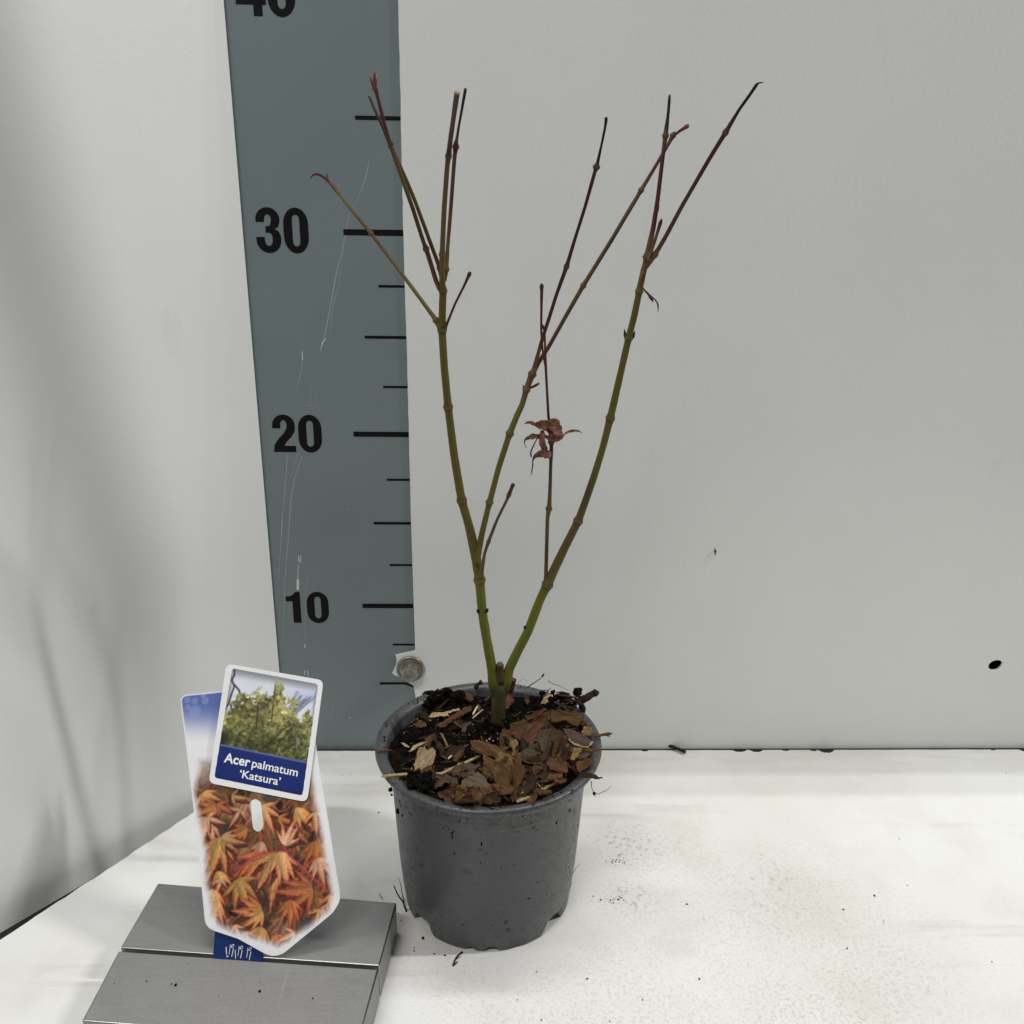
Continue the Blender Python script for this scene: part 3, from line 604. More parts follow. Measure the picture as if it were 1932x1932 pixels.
for zx, zy, r in ((245, 485, 9), (160, 560, 7), (250, 620, 15), (150, 470, 8), (380, 480, 9), (360, 400, 8)):
    cx, cy = lab((520 + zx / 4.39) * .6389, (1960 + zy / 4.39) * .6389); r = r * pxcm(tagO) * 0.9
    blend(im2, (150, 164, 208), 0.5 * (1 - smooth(r * 0.7, r * 1.1, np.hypot(X - cx, Y - cy))))
ed = segdist(TAG, X, Y); blend(im2, (232, 231, 234), 1 - smooth(0.03, 0.075, ed))
mask = inside(TAG, X, Y) & ~inside(SLOT, X, Y) & (ed > 0.02)
grid_print('leaf_picture', im2, mask, X, Y, 0.0305, tg)

# ---- name card, pressed out a little in front of the tag
zK = crop(520, 1960, 4.391)
CL = 0.16
CARD = rounded([lab(*zK(*q), CL) for q in ((655, -2), (1912, 215), (1700, 1795), (425, 1545))], [0.28, 0.28, 0.28, 0.28])
nc = put2('name_card', [CARD], CL, 0.025, M_LABEL); under(nc, label)
INN = [lab(*zK(*q), CL + 0.03) for q in ((725, 55), (1845, 262), (1640, 1715), (492, 1480))]
INNR = rounded(INN, [0.14, 0.14, 0.14, 0.14])
X, Y = bounds(INN, 0.0165)
# picture coordinates: u across, v down (0..1) on the skewed frame
A_ = np.array(INN[0]); eu = np.array(INN[1]) - A_; ev = np.array(INN[3]) - A_
det = eu[0] * ev[1] - eu[1] * ev[0]; dx = X - A_[0]; dy = Y - A_[1]
Uc = (dx * ev[1] - dy * ev[0]) / det; Vc = (eu[0] * dy - eu[1] * dx) / det
img = np.zeros(X.shape + (3,))
sk = smooth(0.0, 0.5, Vc)
for k, (c0, c1) in enumerate(((214, 228), (218, 232), (226, 240))): img[..., k] = (c0 + (c1 - c0) * sk) / 255
blend(img, (150, 172, 222), smooth(0.55, 1.0, Uc) * smooth(0.02, 0.2, Vc) * 0.8)
blend(img, (235, 236, 240), 0.7 * smooth(0.5, 0.65, fbm(X, Y, 0.9, 5)))
blend(img, (110, 108, 118), 0.75 * np.maximum(np.maximum(1 - smooth(0, 0.10, Vc), 1 - smooth(0, 0.05, Uc)), smooth(0.95, 1.0, Uc) * 0.8))
def uv(u, v): q = A_ + eu * u + ev * v; return float(q[0]), float(q[1])
for pts in (((.03, 0), (.04, .06), (.02, .11), (.06, .16), (.04, .25), (.03, .32), (.0, .38)), ((.06, .15), (.12, .19), (.16, .26)), ((.03, .32), (.06, .34), (.07, .40))):
    for p, q in zip(pts, pts[1:]): limb(img, *uv(*p), *uv(*q), 0.04, X, Y, (34, 34, 44), 0.95)
for k in range(16):
    u = random.uniform(.62, .8); v = random.uniform(.3, .42); p = (u, v)
    for j in range(4):
        q = (p[0] + random.uniform(.02, .07), p[1] - random.uniform(.03, .08)); limb(img, *uv(*p), *uv(*q), 0.022, X, Y, (96, 98, 112), 0.5); p = q
f1 = fbm(X, Y, 3.0, 11, 5); f2 = fbm(X, Y, 7.0, 21, 4); f3 = fbm(X, Y, 1.4, 33, 3)
crown = 0.10 + 0.0 * Uc
top = np.interp(Uc, [0, .08, .16, .28, .40, .47, .52, .60, .66, .75, .85, .93, 1], [.42, .32, .24, .21, .17, .10, .04, .05, .12, .18, .24, .29, .34])
dens = (Vc - top) * 5.0 + (f1 - 0.5) * 2.0 + (f2 - 0.5) * 1.3
hol = smooth(0.0, 0.30, dens)
lo = smooth(0.35, 0.72, Vc); gcol = np.zeros_like(img)
for k, (c0, c1) in enumerate(((152, 98), (148, 104), (90, 56))): gcol[..., k] = (c0 + (c1 - c0) * lo) / 255
lightn = smooth(0.30, 0.72, 0.55 * f2 + 0.45 * f3); gcol = gcol * (0.62 + 0.56 * lightn)[..., None]
for k in range(1500):
    u = random.random(); v = random.uniform(.1, .74); cx, cy = uv(u, v); r = random.uniform(.03, .075); sel = np.hypot((X - cx), (Y - cy) * random.uniform(1.0, 2.2)) < r
    gcol[sel] = gcol[sel] * random.choice((0.62, 0.75, 0.88, 1.12, 1.22)) + random.choice(((0, 0, 0), (.04, .03, .01), (.02, .01, 0)))
img = img * (1 - hol[..., None]) + gcol * hol[..., None]
for pts in (((.52, .08), (.53, .30), (.54, .42)), ((.36, .3), (.38, .5)), ((.62, .72), (.66, .58), (.78, .44)), ((.52, .70), (.60, .55), (.70, .45)), ((.30, .66), (.34, .52)), ((.70, .66), (.90, .52))):
    for p, q in zip(pts, pts[1:]): limb(img, *uv(*p), *uv(*q), 0.03, X, Y, (44, 40, 24), 0.75)
blend(img, (34, 34, 30), 0.9 * smooth(.54, .62, Vc) * (1 - smooth(.02, .16, Uc)))
blend(img, (176, 184, 200), 0.75 * smooth(.55, .62, f1) * smooth(.82, .88, Uc) * smooth(.48, .52, Vc) * (1 - smooth(.6, .66, Vc)))
img = 0.45 * img + 0.55 * blur(img, 2)
band = 0.712 + 0.010 * (Uc - .5)
blend(img, (92, 104, 150), smooth(band - .02, band - .004, Vc)); blend(img, (18, 40, 108), smooth(band - .002, band + .012, Vc))
blend(img, (12, 30, 80), 0.8 * smooth(.965, 1.0, np.maximum(Vc, Uc)) * (Vc > band))
edm = segdist(INNR, X, Y)
grid_print('tree_picture', img, inside(INNR, X, Y), X, Y, CL + 0.0275, nc)
def lettering(txt, corner, size, bold, parent, sx=0.86):
    c = bpy.data.curves.new('lettering', 'FONT'); c.body = txt; c.size = 1.0; c.offset = bold; c.extrude = 0.0008; c.resolution_u = 4
    me = curve_mesh(c); (u0, v0), (u1, v1) = corner
    p0 = Vector(lab(*zK(u0, v0), CL + 0.03)); p1 = Vector(lab(*zK(u1, v1), CL + 0.03))
    xs = [v.co.x for v in me.vertices]; wd_ = max(xs) - min(xs); mn = min(xs)
    d = (p1 - p0); k = d.length / wd_; ex2 = d.normalized(); ey2 = Vector((-ex2.y, ex2.x))
    sk_ = Vector(INN[0]) - Vector(INN[3]); sk_.normalize(); ey2 = (ey2 * 0.4 + sk_ * 0.6).normalized()
    for v in me.vertices: v.co.x -= mn
    ex = (tagX * ex2.x + tagY * ex2.y) * k; ey = (tagX * ey2.x + tagY * ey2.y) * size
    o = place_mesh('lettering', me, tagO + tagN * (CL + 0.029) + tagX * p0.x + tagY * p0.y, ex, ey, M_LETTER)
    return under(o, parent)
capk = lambda px: px / 4.391 * 0.6389 * pxcm(tagO)
lettering('Acer', ((616, 1272), (952, 1336)), capk(175), 0.022, nc)
lettering('palmatum', ((978, 1338), (1572, 1462)), capk(152), 0.012, nc)
lettering('\u2018Katsura\u2019', ((815, 1472), (1345, 1578)), capk(146), 0.012, nc)
# ------------------------------------------------------------------ potted plant
PX, PY, HP, RT = 4.289, -11.188, 8.13, 5.0
YT = -10.2
plant = empty('potted_maple', (PX, PY, ZF), 'bare young maple with green and red twigs in a round grey plastic pot', 'potted plant')
bm = bmesh.new()
SEG = 144
outer = [(0.0, 0.30), (3.2, 0.30), (3.55, 0.18), (3.70, 0.0), (3.80, 0.0), (3.86, 0.10), (3.92, 0.75), (3.945, 0.80), (4.07, 2.2), (4.19, 4.2), (4.29, 6.0), (4.335, 6.62), (4.345, 6.68), (4.385, 6.72), (4.395, 6.79), (4.40, 7.38), (4.45, 7.43), (4.62, 7.58), (4.84, 7.70), (4.96, 7.84), (5.0, 7.97), (4.985, 8.06), (4.93, 8.12), (4.82, 8.13), (4.62, 8.09), (4.52, 8.02), (4.46, 7.9), (4.40, 7.4), (4.30, 6.4)]
NOT = [(-139, 10.5, 0.74), (-41, 10.5, 0.74), (-101, 3.6, 0.26), (-88, 4.6, 0.32), (-72, 3.4, 0.20), (40, 13, .95), (140, 13, .95), (90, 5, .3), (-172, 6, 0.3), (-12, 6, .3)]
def lift_at(th):
    h = 0
    for c, wd_, hh in NOT:
        d = abs((th - c + 180) % 360 - 180)
        if d < wd_: h = max(h, hh * min(1, (1 - d / wd_) * 2.6))
    return h
rings = []
for i, (r, z) in enumerate(outer):
    ring = []
    for k in range(SEG):
        t = 2 * math.pi * k / SEG; zz = z; rr_ = r; dg = math.degrees(t); L = lift_at(dg)
        if 3 <= i <= 6 and L > 0:
            if i >= 4: zz = max(z, L * (0.8 + 0.2 * (i - 4) / 2)); rr_ = r
            else: zz = max(z, L * 0.75); rr_ = r - 0.05
        w_ = 0.012 * math.sin(2 * t + 1) + 0.008 * math.sin(5 * t)
        ring.append(bm.verts.new((PX + (rr_ + (w_ if i > 12 else 0)) * math.cos(t), PY + (rr_ + (w_ if i > 12 else 0)) * math.sin(t), ZF + 0.004 + zz)))
    rings.append(ring)
for a_, b_ in zip(rings, rings[1:]):
    for k in range(SEG): bm.faces.new((a_[k], a_[(k + 1) % SEG], b_[(k + 1) % SEG], b_[k]))
bmesh.ops.remove_doubles(bm, verts=bm.verts, dist=1e-5); bmesh.ops.recalc_face_normals(bm, faces=bm.faces)
pot = under(from_bm('plant_pot', bm, M_POT, smooth=True), plant)

# soil: lumpy surface, low at the back left, heaped against the rim at the back
def soil_z(x, y):
    dx, dy = (x - PX) / 4.4, (y - PY) / 4.4
    z = ZF + HP - 0.26 + 0.24 * dx - 0.24 * dy
    z -= 0.48 * math.exp(-((dx + 0.50) ** 2 + (dy - 0.30) ** 2) / 0.14)
    z += 0.34 * math.exp(-((dx - 0.35) ** 2 + (dy + 0.35) ** 2) / 0.22)
    z += 0.25 * math.exp(-((dx - 0.6) ** 2 + (dy - 0.1) ** 2) / 0.10)
    z += 0.75 * math.exp(-((dx + 0.42) ** 2 + (dy - 0.86) ** 2) / 0.035)
    z += 1.00 * math.exp(-((dx - 0.66) ** 2 + (dy - 0.62) ** 2) / 0.055)
    z += 0.35 * math.exp(-((dx - 0.02) ** 2 + (dy - 0.23) ** 2) / 0.02)
    return z
from mathutils import noise as mnoise
bm = bmesh.new(); NR, NS = 46, 130; ring0 = None; cv_ = bm.verts.new((PX, PY, soil_z(PX, PY)))
prev = None
for i in range(1, NR + 1):
    ring = []
    for k in range(NS):
        t = 2 * math.pi * k / NS; r = 4.47 * i / NR; x = PX + r * math.cos(t); y = PY + r * math.sin(t)
        f = 1 if i < NR - 1 else 0.3
        z = soil_z(x, y) + f * (0.20 * mnoise.noise((x * 1.6, y * 1.6, 0)) + 0.16 * mnoise.noise((x * 4.2, y * 4.2, 3)) + 0.10 * mnoise.noise((x * 9, y * 9, 7)))
        z = min(z, ZF + HP - 0.10 + max(0, 4.30 - r) * 0.8)
        ring.append(bm.verts.new((x, y, z)))
    if prev is None:
        for k in range(NS): bm.faces.new((cv_, ring[k], ring[(k + 1) % NS]))
    else:
        for k in range(NS): bm.faces.new((prev[k], ring[k], ring[(k + 1) % NS], prev[(k + 1) % NS]))
    prev = ring
soil = under(from_bm('soil', bm, M_SOIL, smooth=True), plant)
def lump(bm, c, r, seed, sub=2):
    res = bmesh.ops.create_icosphere(bm, subdivisions=sub, radius=r)
    ax = Vector((random.uniform(.6, 1.3), random.uniform(.6, 1.3), random.uniform(.6, 1.2)))
    for v in res['verts']:
        k = 1 + 0.75 * mnoise.noise(v.co * (1.8 / r) + Vector((seed, seed * 2, 0))) + 0.35 * mnoise.noise(v.co * (4.5 / r) + Vector((seed, 0, 9)))
        v.co = Vector((v.co.x * ax.x, v.co.y * ax.y, v.co.z * ax.z)) * k + Vector(c)
bm = bmesh.new()
def in_pot(rmax=4.3):
    while True:
        x, y = random.uniform(-1, 1), random.uniform(-1, 1)
        if x * x + y * y < 1: return PX + x * rmax, PY + y * rmax
for k in range(520):
    x, y = in_pot(4.38); lump(bm, (x, y, soil_z(x, y) + 0.02), random.choice((.06, .08, .11, .15)), k, 1)
# heaps that stand above the rim, at the back left and the front left
for k in range(90):
    px = random.uniform(800, 874); top_ = 1292 + 10 * abs(math.sin(px * 0.16)) + (0 if px < 850 else 4)
    P = at(px, random.uniform(top_ + 3, 1335), PY + random.uniform(3.2, 4.3)); lump(bm, P, random.uniform(.10, .22), k + 900)
for k in range(44):
    px, py = zA(random.uniform(540, 900), random.uniform(1540, 1760)); P = atz(px, py, ZF + HP + 0.12); lump(bm, P, random.uniform(.06, .16), k + 1300)
for k in range(30):
    px, py = zD(random.uniform(860, 1300), random.uniform(270, 520)); P = at(px, max(py, 1296 + abs(px - 1075) * 0.35), PY + random.uniform(2.2, 3.4)); lump(bm, P, random.uniform(.08, .2), k + 1700)
for k in range(70):
    a_ = random.uniform(0, 6.28); q = at(939, 1390, YT); h = random.random(); r_ = .42 + .45 * (1 - h); x, y = q.x + r_ * math.cos(a_), YT + r_ * math.sin(a_); lump(bm, (x, y, soil_z(x, y) + .05 + .55 * h * h), random.choice((.05, .07, .1)), k + 2300, 1)
o = under(from_bm('soil_crumbs', bm, M_SOIL), plant); tag(o, kind='stuff')
# pale rootlets, fibres and white grains in the soil
bm = bmesh.new()
for k in range(120):
    x, y = in_pot(4.3); z = soil_z(x, y) + random.uniform(0.05, 0.22); a_ = random.uniform(0, 6.28); L = random.uniform(.12, .5)
    P = [Vector((x + math.cos(a_) * L * t + random.gauss(0, .012), y + math.sin(a_) * L * t + random.gauss(0, .012), z + random.gauss(0, .04))) for t in (0, .33, .66, 1)]
    tube(bm, path(P, .08, 2), [random.uniform(.010, .022)] * len(path(P, .08, 2)), sides=4)
o = under(from_bm('root_fibres', bm, BARK['grey']), plant); tag(o, kind='stuff')
bm = bmesh.new()
for k in range(40):
    px, py = zB(random.uniform(150, 900), random.uniform(380, 1000)) if k % 3 else zB(random.uniform(760, 1060), random.uniform(480, 640))
    P = atz(px, py, ZF + HP - 0.55); z = soil_z(P.x, P.y) + .16; P = atz(px, py, z)
    if math.hypot(P.x - PX, P.y - PY) < 4.3: lump(bm, P, random.uniform(.012, .034), k, 1)
o = under(from_bm('white_grains', bm, BARK['white']), plant); tag(o, kind='stuff')

bm = bmesh.new()
for k in range(420):
    x, y = in_pot(4.40); dx, dy = (x - PX) / 4.4, (y - PY) / 4.4
    if random.random() > (0.9 if (dx > 0.1 or dy < -0.45) and dy < 0.4 else 0.14): continue
    n0 = len(bm.verts); lump(bm, (0, 0, 0), random.uniform(.05, .13), k + 40, 1); bm.verts.ensure_lookup_table()
    mr = Matrix.Rotation(random.uniform(0, 6.28), 3, 'Z') @ Matrix.Rotation(random.gauss(0, .5), 3, 'X') @ Matrix.Diagonal((random.uniform(1.4, 3.6), .6, .3))
    for v in bm.verts[n0:]: v.co = mr @ v.co + Vector((x, y, soil_z(x, y) + .10))
o = under(from_bm('bark_crumbs', bm, BARK['brown']), plant); tag(o, kind='stuff')
bm = bmesh.new()
def r_out(z):
    for (r0, z0), (r1, z1) in zip(outer[5:], outer[6:]):
        if z0 <= z <= z1: return r0 + (r1 - r0) * (z - z0) / max(z1 - z0, 1e-6)
    return 4.4
for k in range(95):
    z = random.choice((random.uniform(.5, 7.3), random.uniform(4.5, 7.35), random.uniform(6.2, 7.38))); t = math.radians(random.uniform(-175, -5)); r = r_out(z); sz = random.choice((.016, .022, .03, .045))
    n0 = len(bm.verts); lump(bm, (0, 0, 0), sz, k, 1); bm.verts.ensure_lookup_table(); mr = Matrix.Rotation(t, 3, 'Z') @ Matrix.Rotation(random.uniform(0, 3.1), 3, 'X') @ Matrix.Diagonal((.4, random.uniform(.7, 3.0), .8))
    for v in bm.verts[n0:]: v.co = mr @ v.co + Vector((PX + r * math.cos(t), PY + r * math.sin(t), ZF + z))
for k in range(150):
    t = random.uniform(0, 6.28); r = random.uniform(4.55, 4.97); lump(bm, (PX + r * math.cos(t), PY + r * math.sin(t), ZF + 8.13 - max(0, r - 4.85) * .7), random.choice((.015, .02, .03, .045)), k, 1)
o = under(from_bm('soil_specks', bm, M_SOIL), plant); tag(o, kind='stuff')

# ------------------------------------------------------------------ stems and twigs
GREEN = (0.105, 0.120, 0.010); OLIVE = (0.096, 0.078, 0.013); BROWN = (0.105, 0.054, 0.020); RED = (0.066, 0.015, 0.012); DARK = (0.016, 0.008, 0.007); BLACK = (0.008, 0.007, 0.008)
TAN = (0.185, 0.115, 0.055); PINK = (0.165, 0.050, 0.042); LOW = (0.060, 0.058, 0.022); ROSE = (0.11, 0.055, 0.045); GREY = (0.045, 0.045, 0.035)
def lerp3(a, b, t): return tuple(x + (y - x) * t for x, y in zip(a, b))
def branch(pts, Y0, Y1, name='branch', parent=None, nodes=(), sides=12, knob=1.52):
    """pts: (px, py, radius in print px, colour); nodes: indices where a leaf joint swells the twig"""
    n = len(pts); out = []; R = []; C = []
    lens = [0]
    for a_, b_ in zip(pts, pts[1:]): lens.append(lens[-1] + math.hypot(a_[0] - b_[0], a_[1] - b_[1]))
    P3 = [at(p[0], p[1], Y0 + (Y1 - Y0) * l / lens[-1]) for p, l in zip(pts, lens)]
    tcum = [0]
    for i in range(n - 1):
        a_, b_ = P3[i], P3[i + 1]; k = max(2, int((b_ - a_).length / 0.10))
        for j in range(k + (1 if i == n - 2 else 0)):
            t = j / k; P = a_.lerp(b_, t); out.append(P); tcum.append(i + t)
            R.append((pts[i][2] + (pts[i + 1][2] - pts[i][2]) * t) * 0.6389 / 0.6389 * pxcm(P)); C.append(lerp3(pts[i][3], pts[i + 1][3], t))
    tcum = tcum[1:]
    out = smooth_path(out, 3)
    npos = [P3[i] for i in nodes]
    for i, P in enumerate(out):
        for q in npos:
            d = (P - q).length; r0 = R[i]; wdt = max(0.075, r0 * 0.62)
            g = math.exp(-(d / wdt) ** 2)
            C[i] = lerp3(C[i], lerp3(C[i], TAN, 0.45), math.exp(-((d - 0.03) / (wdt * .5)) ** 2))
            R[i] = R[i] * (1 + (knob - 1) * g)
            C[i] = lerp3(C[i], tuple(x * 0.5 for x in C[i]), 0.8 * math.exp(-((d - wdt) / 0.035) ** 2))
        R[i] *= 1 + (0.12 if name == 'trunk' else 0.035) * mnoise.noise(P * 1.9) + 0.02 * mnoise.noise(P * 7)
    bm = bmesh.new(); cl = bm.verts.layers.float_color.new('Col')
    tube(bm, out, R, C, sides, cl)
    return under(from_bm(name, bm, M_STEM, parent=None, smooth=True), parent or plant), P3
def budpod(P0, P1, r, col, parent, name='bud'):
    bm = bmesh.new(); cl = bm.verts.layers.float_color.new('Col'); n = 9
    prof = [0.55, 0.8, 1.0, 1.05, 1.0, 0.85, 0.6, 0.35, 0.06]
    tube(bm, [P0.lerp(P1, i / (n - 1)) for i in range(n)], [r * q for q in prof], [lerp3(col, DARK, 0.5 * i / n) for i in range(n)], 10, cl)
    return under(from_bm(name, bm, M_STEM, smooth=True), parent)
def podpx(x0, y0, x1, y1, Y, rpx, col, parent): P0 = at(x0, y0, Y); return budpod(P0, at(x1, y1, Y - 0.05), rpx * pxcm(P0), col, parent)
z5 = crop(850, 150, 2.1465); z6 = crop(1500, 200, 1.75625); z7 = crop(1200, 1200, 2.1467)
YT = -10.2
trunk, _ = branch([(936, 1425, 17, (0.030, 0.020, 0.012)), (938, 1395, 15.5, (0.034, 0.024, 0.013)), (939, 1368, 14.0, (0.038, 0.028, 0.014)), (940, 1348, 13.0, (0.055, 0.048, 0.018)), (941, 1325, 13.2, LOW), (942, 1312, 14.0, LOW), (943, 1301, 14.6, LOW), (943.5, 1291, 12.0, (0.060, 0.056, 0.022)), (944, 1282, 6, (0.064, 0.052, 0.026)), (944, 1278, 2, (0.064, 0.052, 0.026))], YT, YT, 'trunk', None, (), 20)
branch([(944, 1286, 9, (0.062, 0.05, 0.026)), (944, 1272, 8, (0.06, 0.045, 0.026)), (943.5, 1262, 6.6, (0.055, 0.036, 0.022)), (943.5, 1254, 7.4, (0.045, 0.030, 0.019)), (943.5, 1251.5, 5.6, (0.085, 0.062, 0.040))], YT - .10, YT - .14, 'stub', None, (), 12)
A, A3 = branch([(940, 1322, 9.5, LOW), (936, 1300, 12.0, LOW), (932.5, 1286, 12.6, (0.085, 0.085, 0.016)), (930.5, 1274, 11.0, GREEN), (928.5, 1262, 9.6, GREEN), (918, 1205, 8.8, GREEN), (910, 1155, 8.8, GREEN), (905, 1094, 9, GREEN), (898, 1050, 9.6, OLIVE), (885, 992, 8.2, OLIVE), (871, 944, 8, OLIVE), (857, 860, 7.6, OLIVE), (845.5, 768, 7.3, OLIVE), (838, 690, 7.2, (0.085, 0.085, 0.016)), (834, 622, 7.2, OLIVE), (834.5, 590, 7, OLIVE), (836, 548, 6.6, BROWN), (836, 540, 6, BROWN)], YT, YT - .8, 'branch', None, (7, 10, 12, 14, 16), 16, 1.36)
YA = YT - .8
a1, _ = branch([(832, 622, 5.5, OLIVE), (823, 604, 4.6, OLIVE), (800, 573, 3.8, OLIVE), (760, 519, 3.6, (0.115, 0.085, 0.020)), (700, 440, 3.4, BROWN), (665, 398, 3.1, (0.125, 0.085, 0.025)), (637, 362, 3.0, TAN), (632, 356, 3.6, PINK), (622, 344, 3.4, PINK)], YA, YA + 2.4, nodes=(1, 4, 6), knob=1.55)
Y1 = YA + 2.4
branch([(624, 346, 3.0, PINK), (614, 337, 2.6, PINK), (606, 331, 2.2, RED), (601, 329, 2.8, PINK), (594, 327, 2.0, RED), (588, 332, 1.2, DARK), (586, 337, .7, DARK)], Y1, Y1 - .3, 'withered_leaf', a1)
branch([(622, 344, 1.8, PINK), (617, 338, 1.5, RED), (615.5, 331, 1.0, DARK), (618, 328, .6, DARK)], Y1, Y1, 'withered_leaf', a1)
a2, _ = branch([(831, 545, 6.0, BROWN), (824.5, 536, 4.6, BROWN), (804, 469, 4.2, RED), (800, 460, 3.8, (0.060, 0.028, 0.016)), (778, 391, 3.9, (0.050, 0.028, 0.014)), (763, 349, 4.1, OLIVE), (737, 275, 3.9, BROWN)], YA, YA - 2.0, nodes=(2, 6), knob=1.65)
branch([(833, 520, 5.0, BROWN), (829.5, 505, 3.9, BROWN), (811, 455, 3.7, (0.065, 0.042, 0.018)), (783, 379, 3.7, OLIVE), (768, 343, 3.8, OLIVE), (749, 301, 3.7, (0.095, 0.072, 0.02)), (738.5, 277, 3.6, BROWN)], YA, YA - 1.75, nodes=(1,))
YB = YA - 2.0
t1, _ = branch([(738, 274, 3.8, BROWN), (728, 245, 3.5, RED), (714.5, 191, 3.3, (0.085, 0.028, 0.024)), (709, 168, 3.8, (0.10, 0.034, 0.028)), (707, 165, 4.6, PINK)], YB, YB - .5, nodes=(0, 4), knob=1.6)
podpx(708, 168, 707, 133, YB - .5, 3.8, PINK, t1); podpx(706, 168, 698, 143, YB - .55, 3.0, PINK, t1); podpx(701, 150, 696, 141, YB - .5, 1.5, (.5, .44, .38), t1); podpx(709, 147, 713, 141, YB - .55, 1.5, (.45, .36, .30), t1)
branch([(734, 270, 3.0, DARK), (722, 239, 2.7, DARK), (710, 214, 2.9, (0.03, 0.024, 0.018)), (697, 182, 2.9, GREY), (695.5, 179, 2.0, TAN)], YB, YB + .5)
branch([(835.5, 548, 6.2, BROWN), (833.8, 513, 5.4, (0.12, 0.082, 0.032)), (834.4, 480, 5.2, (0.125, 0.082, 0.036)), (836, 440, 4.8, OLIVE), (838, 394, 4.8, (0.10, 0.080, 0.026)), (844, 310, 4.7, (0.095, 0.072, 0.028)), (846.4, 294, 5.0, (0.04, 0.018, 0.014)), (850, 262, 4.6, (0.075, 0.040, 0.032)), (854.6, 230, 4.6, ROSE), (862.3, 176, 5.4, ROSE), (862.6, 173.5, 5.4, (0.30, 0.23, 0.15))], YA, YA - 3.4, nodes=(0, 2, 6), knob=1.38)
a4, _ = branch([(838, 530, 4.5, BROWN), (842, 508, 4.3, BROWN), (845, 462, 3.6, BROWN), (850.5, 394, 3.6, (0.055, 0.024, 0.016)), (857.4, 298, 3.8, (0.055, 0.024, 0.018)), (859.8, 277, 4.4, RED), (862, 262, 3.0, RED), (866, 236, 2.3, BLACK), (872, 203, 2.6, BLACK), (878, 169, 3.0, BLACK), (878.3, 167, 2.4, BLACK)], YA, YA + 1.2, nodes=(1, 5), knob=1.65)
podpx(858, 282, 861.5, 259, YA + .7, 4.0, RED, a4)
branch([(840, 618, 3.6, BROWN), (845, 607, 2.5, RED), (859, 572, 2.2, (0.055, 0.026, 0.016)), (874, 543, 2.3, RED), (884, 521, 3.0, RED), (886, 517, 4.2, (0.055, 0.02, 0.016)), (887, 513, 2.5, RED)], YA, YA - .6, nodes=())
# middle stem
B, _ = branch([(899, 1064, 6.8, OLIVE), (902.5, 1042, 6.4, OLIVE), (909, 1008, 5.6, OLIVE), (923.6, 948, 5.4, OLIVE), (941, 882, 5.6, OLIVE), (961.7, 818, 5.8, OLIVE), (975, 785, 5.8, (0.085, 0.092, 0.014)), (986, 762, 5.4, OLIVE), (993, 735, 5.6, BROWN), (1004, 706, 6.0, BROWN), (1009, 695, 5.6, BROWN)], YT - .5, YT + 1.1, nodes=(3, 5, 8, 9), sides=14)
YM = YT + 1.1
b1, _ = branch([(1005, 704, 5.5, BROWN), (1016, 684, 4.2, BROWN), (1035, 655, 3.9, BROWN), (1065, 601, 3.9, (0.075, 0.052, 0.018)), (1100.4, 539, 4.2, BROWN), (1152, 456, 4.0, (0.066, 0.040, 0.018)), (1209.6, 359, 3.9, BROWN), (1236, 315, 3.3, (0.06, 0.030, 0.016)), (1260.5, 273, 3.4, BROWN), (1270, 255, 4.4, (0.09, 0.06, 0.045))], YM, YM + 1.9, nodes=(4, 6, 9), knob=1.55)
podpx(1268, 257, 1274, 248, YM + 1.9, 4.0, GREY, b1)
branch([(1270, 257, 2.6, PINK), (1282, 247, 2.8, (0.13, 0.03, 0.03)), (1294, 240, 3.4, (0.14, 0.035, 0.032)), (1297, 238, 4.2, PINK), (1300, 235, 1.5, TAN)], YM + 1.9, YM + 1.6, 'branch')
b2, _ = branch([(1006, 702, 4.6, BROWN), (1014, 672, 3.8, BROWN), (1024, 637, 3.6, RED), (1037, 597, 3.5, RED), (1049.5, 557, 3.4, (0.045, 0.012, 0.011)), (1069, 503, 3.9, RED), (1085, 450, 3.2, (0.040, 0.010, 0.010)), (1104, 390, 3.2, (0.040, 0.010, 0.010)), (1123, 322, 3.6, RED), (1125.5, 315, 5.2, (0.06, 0.02, 0.016)), (1127, 309, 3.2, DARK), (1135, 273, 2.3, BLACK), (1142, 239, 2.5, BLACK), (1144.5, 223, 3.2, DARK), (1143, 221, 2.4, DARK)], YM, YM - 1.6, nodes=(5, 9), knob=1.55)
branch([(992, 735, 2.2, BROWN), (1003, 731, 2.2, RED), (1012, 727, 2.6, RED), (1017, 723, 2.0, BROWN)], YM - .1, YM - .3, 'branch')
podpx(990, 736, 986, 725, YM, 2.0, DARK, B)
branch([(908, 1092, 5.0, OLIVE), (909, 1080, 3.8, OLIVE), (914, 1045, 3.0, OLIVE), (921.6, 1022, 3.3, BROWN), (938, 980, 2.8, (0.075, 0.052, 0.026)), (957, 942, 2.8, (0.10, 0.055, 0.03)), (960, 934, 3.8, RED), (966, 919, 3.4, (0.085, 0.028, 0.022)), (968.3, 914, 4.2, RED), (968.8, 912, 2, RED)], YT - .7, YT - 1.5, nodes=(3, 6), knob=1.3)
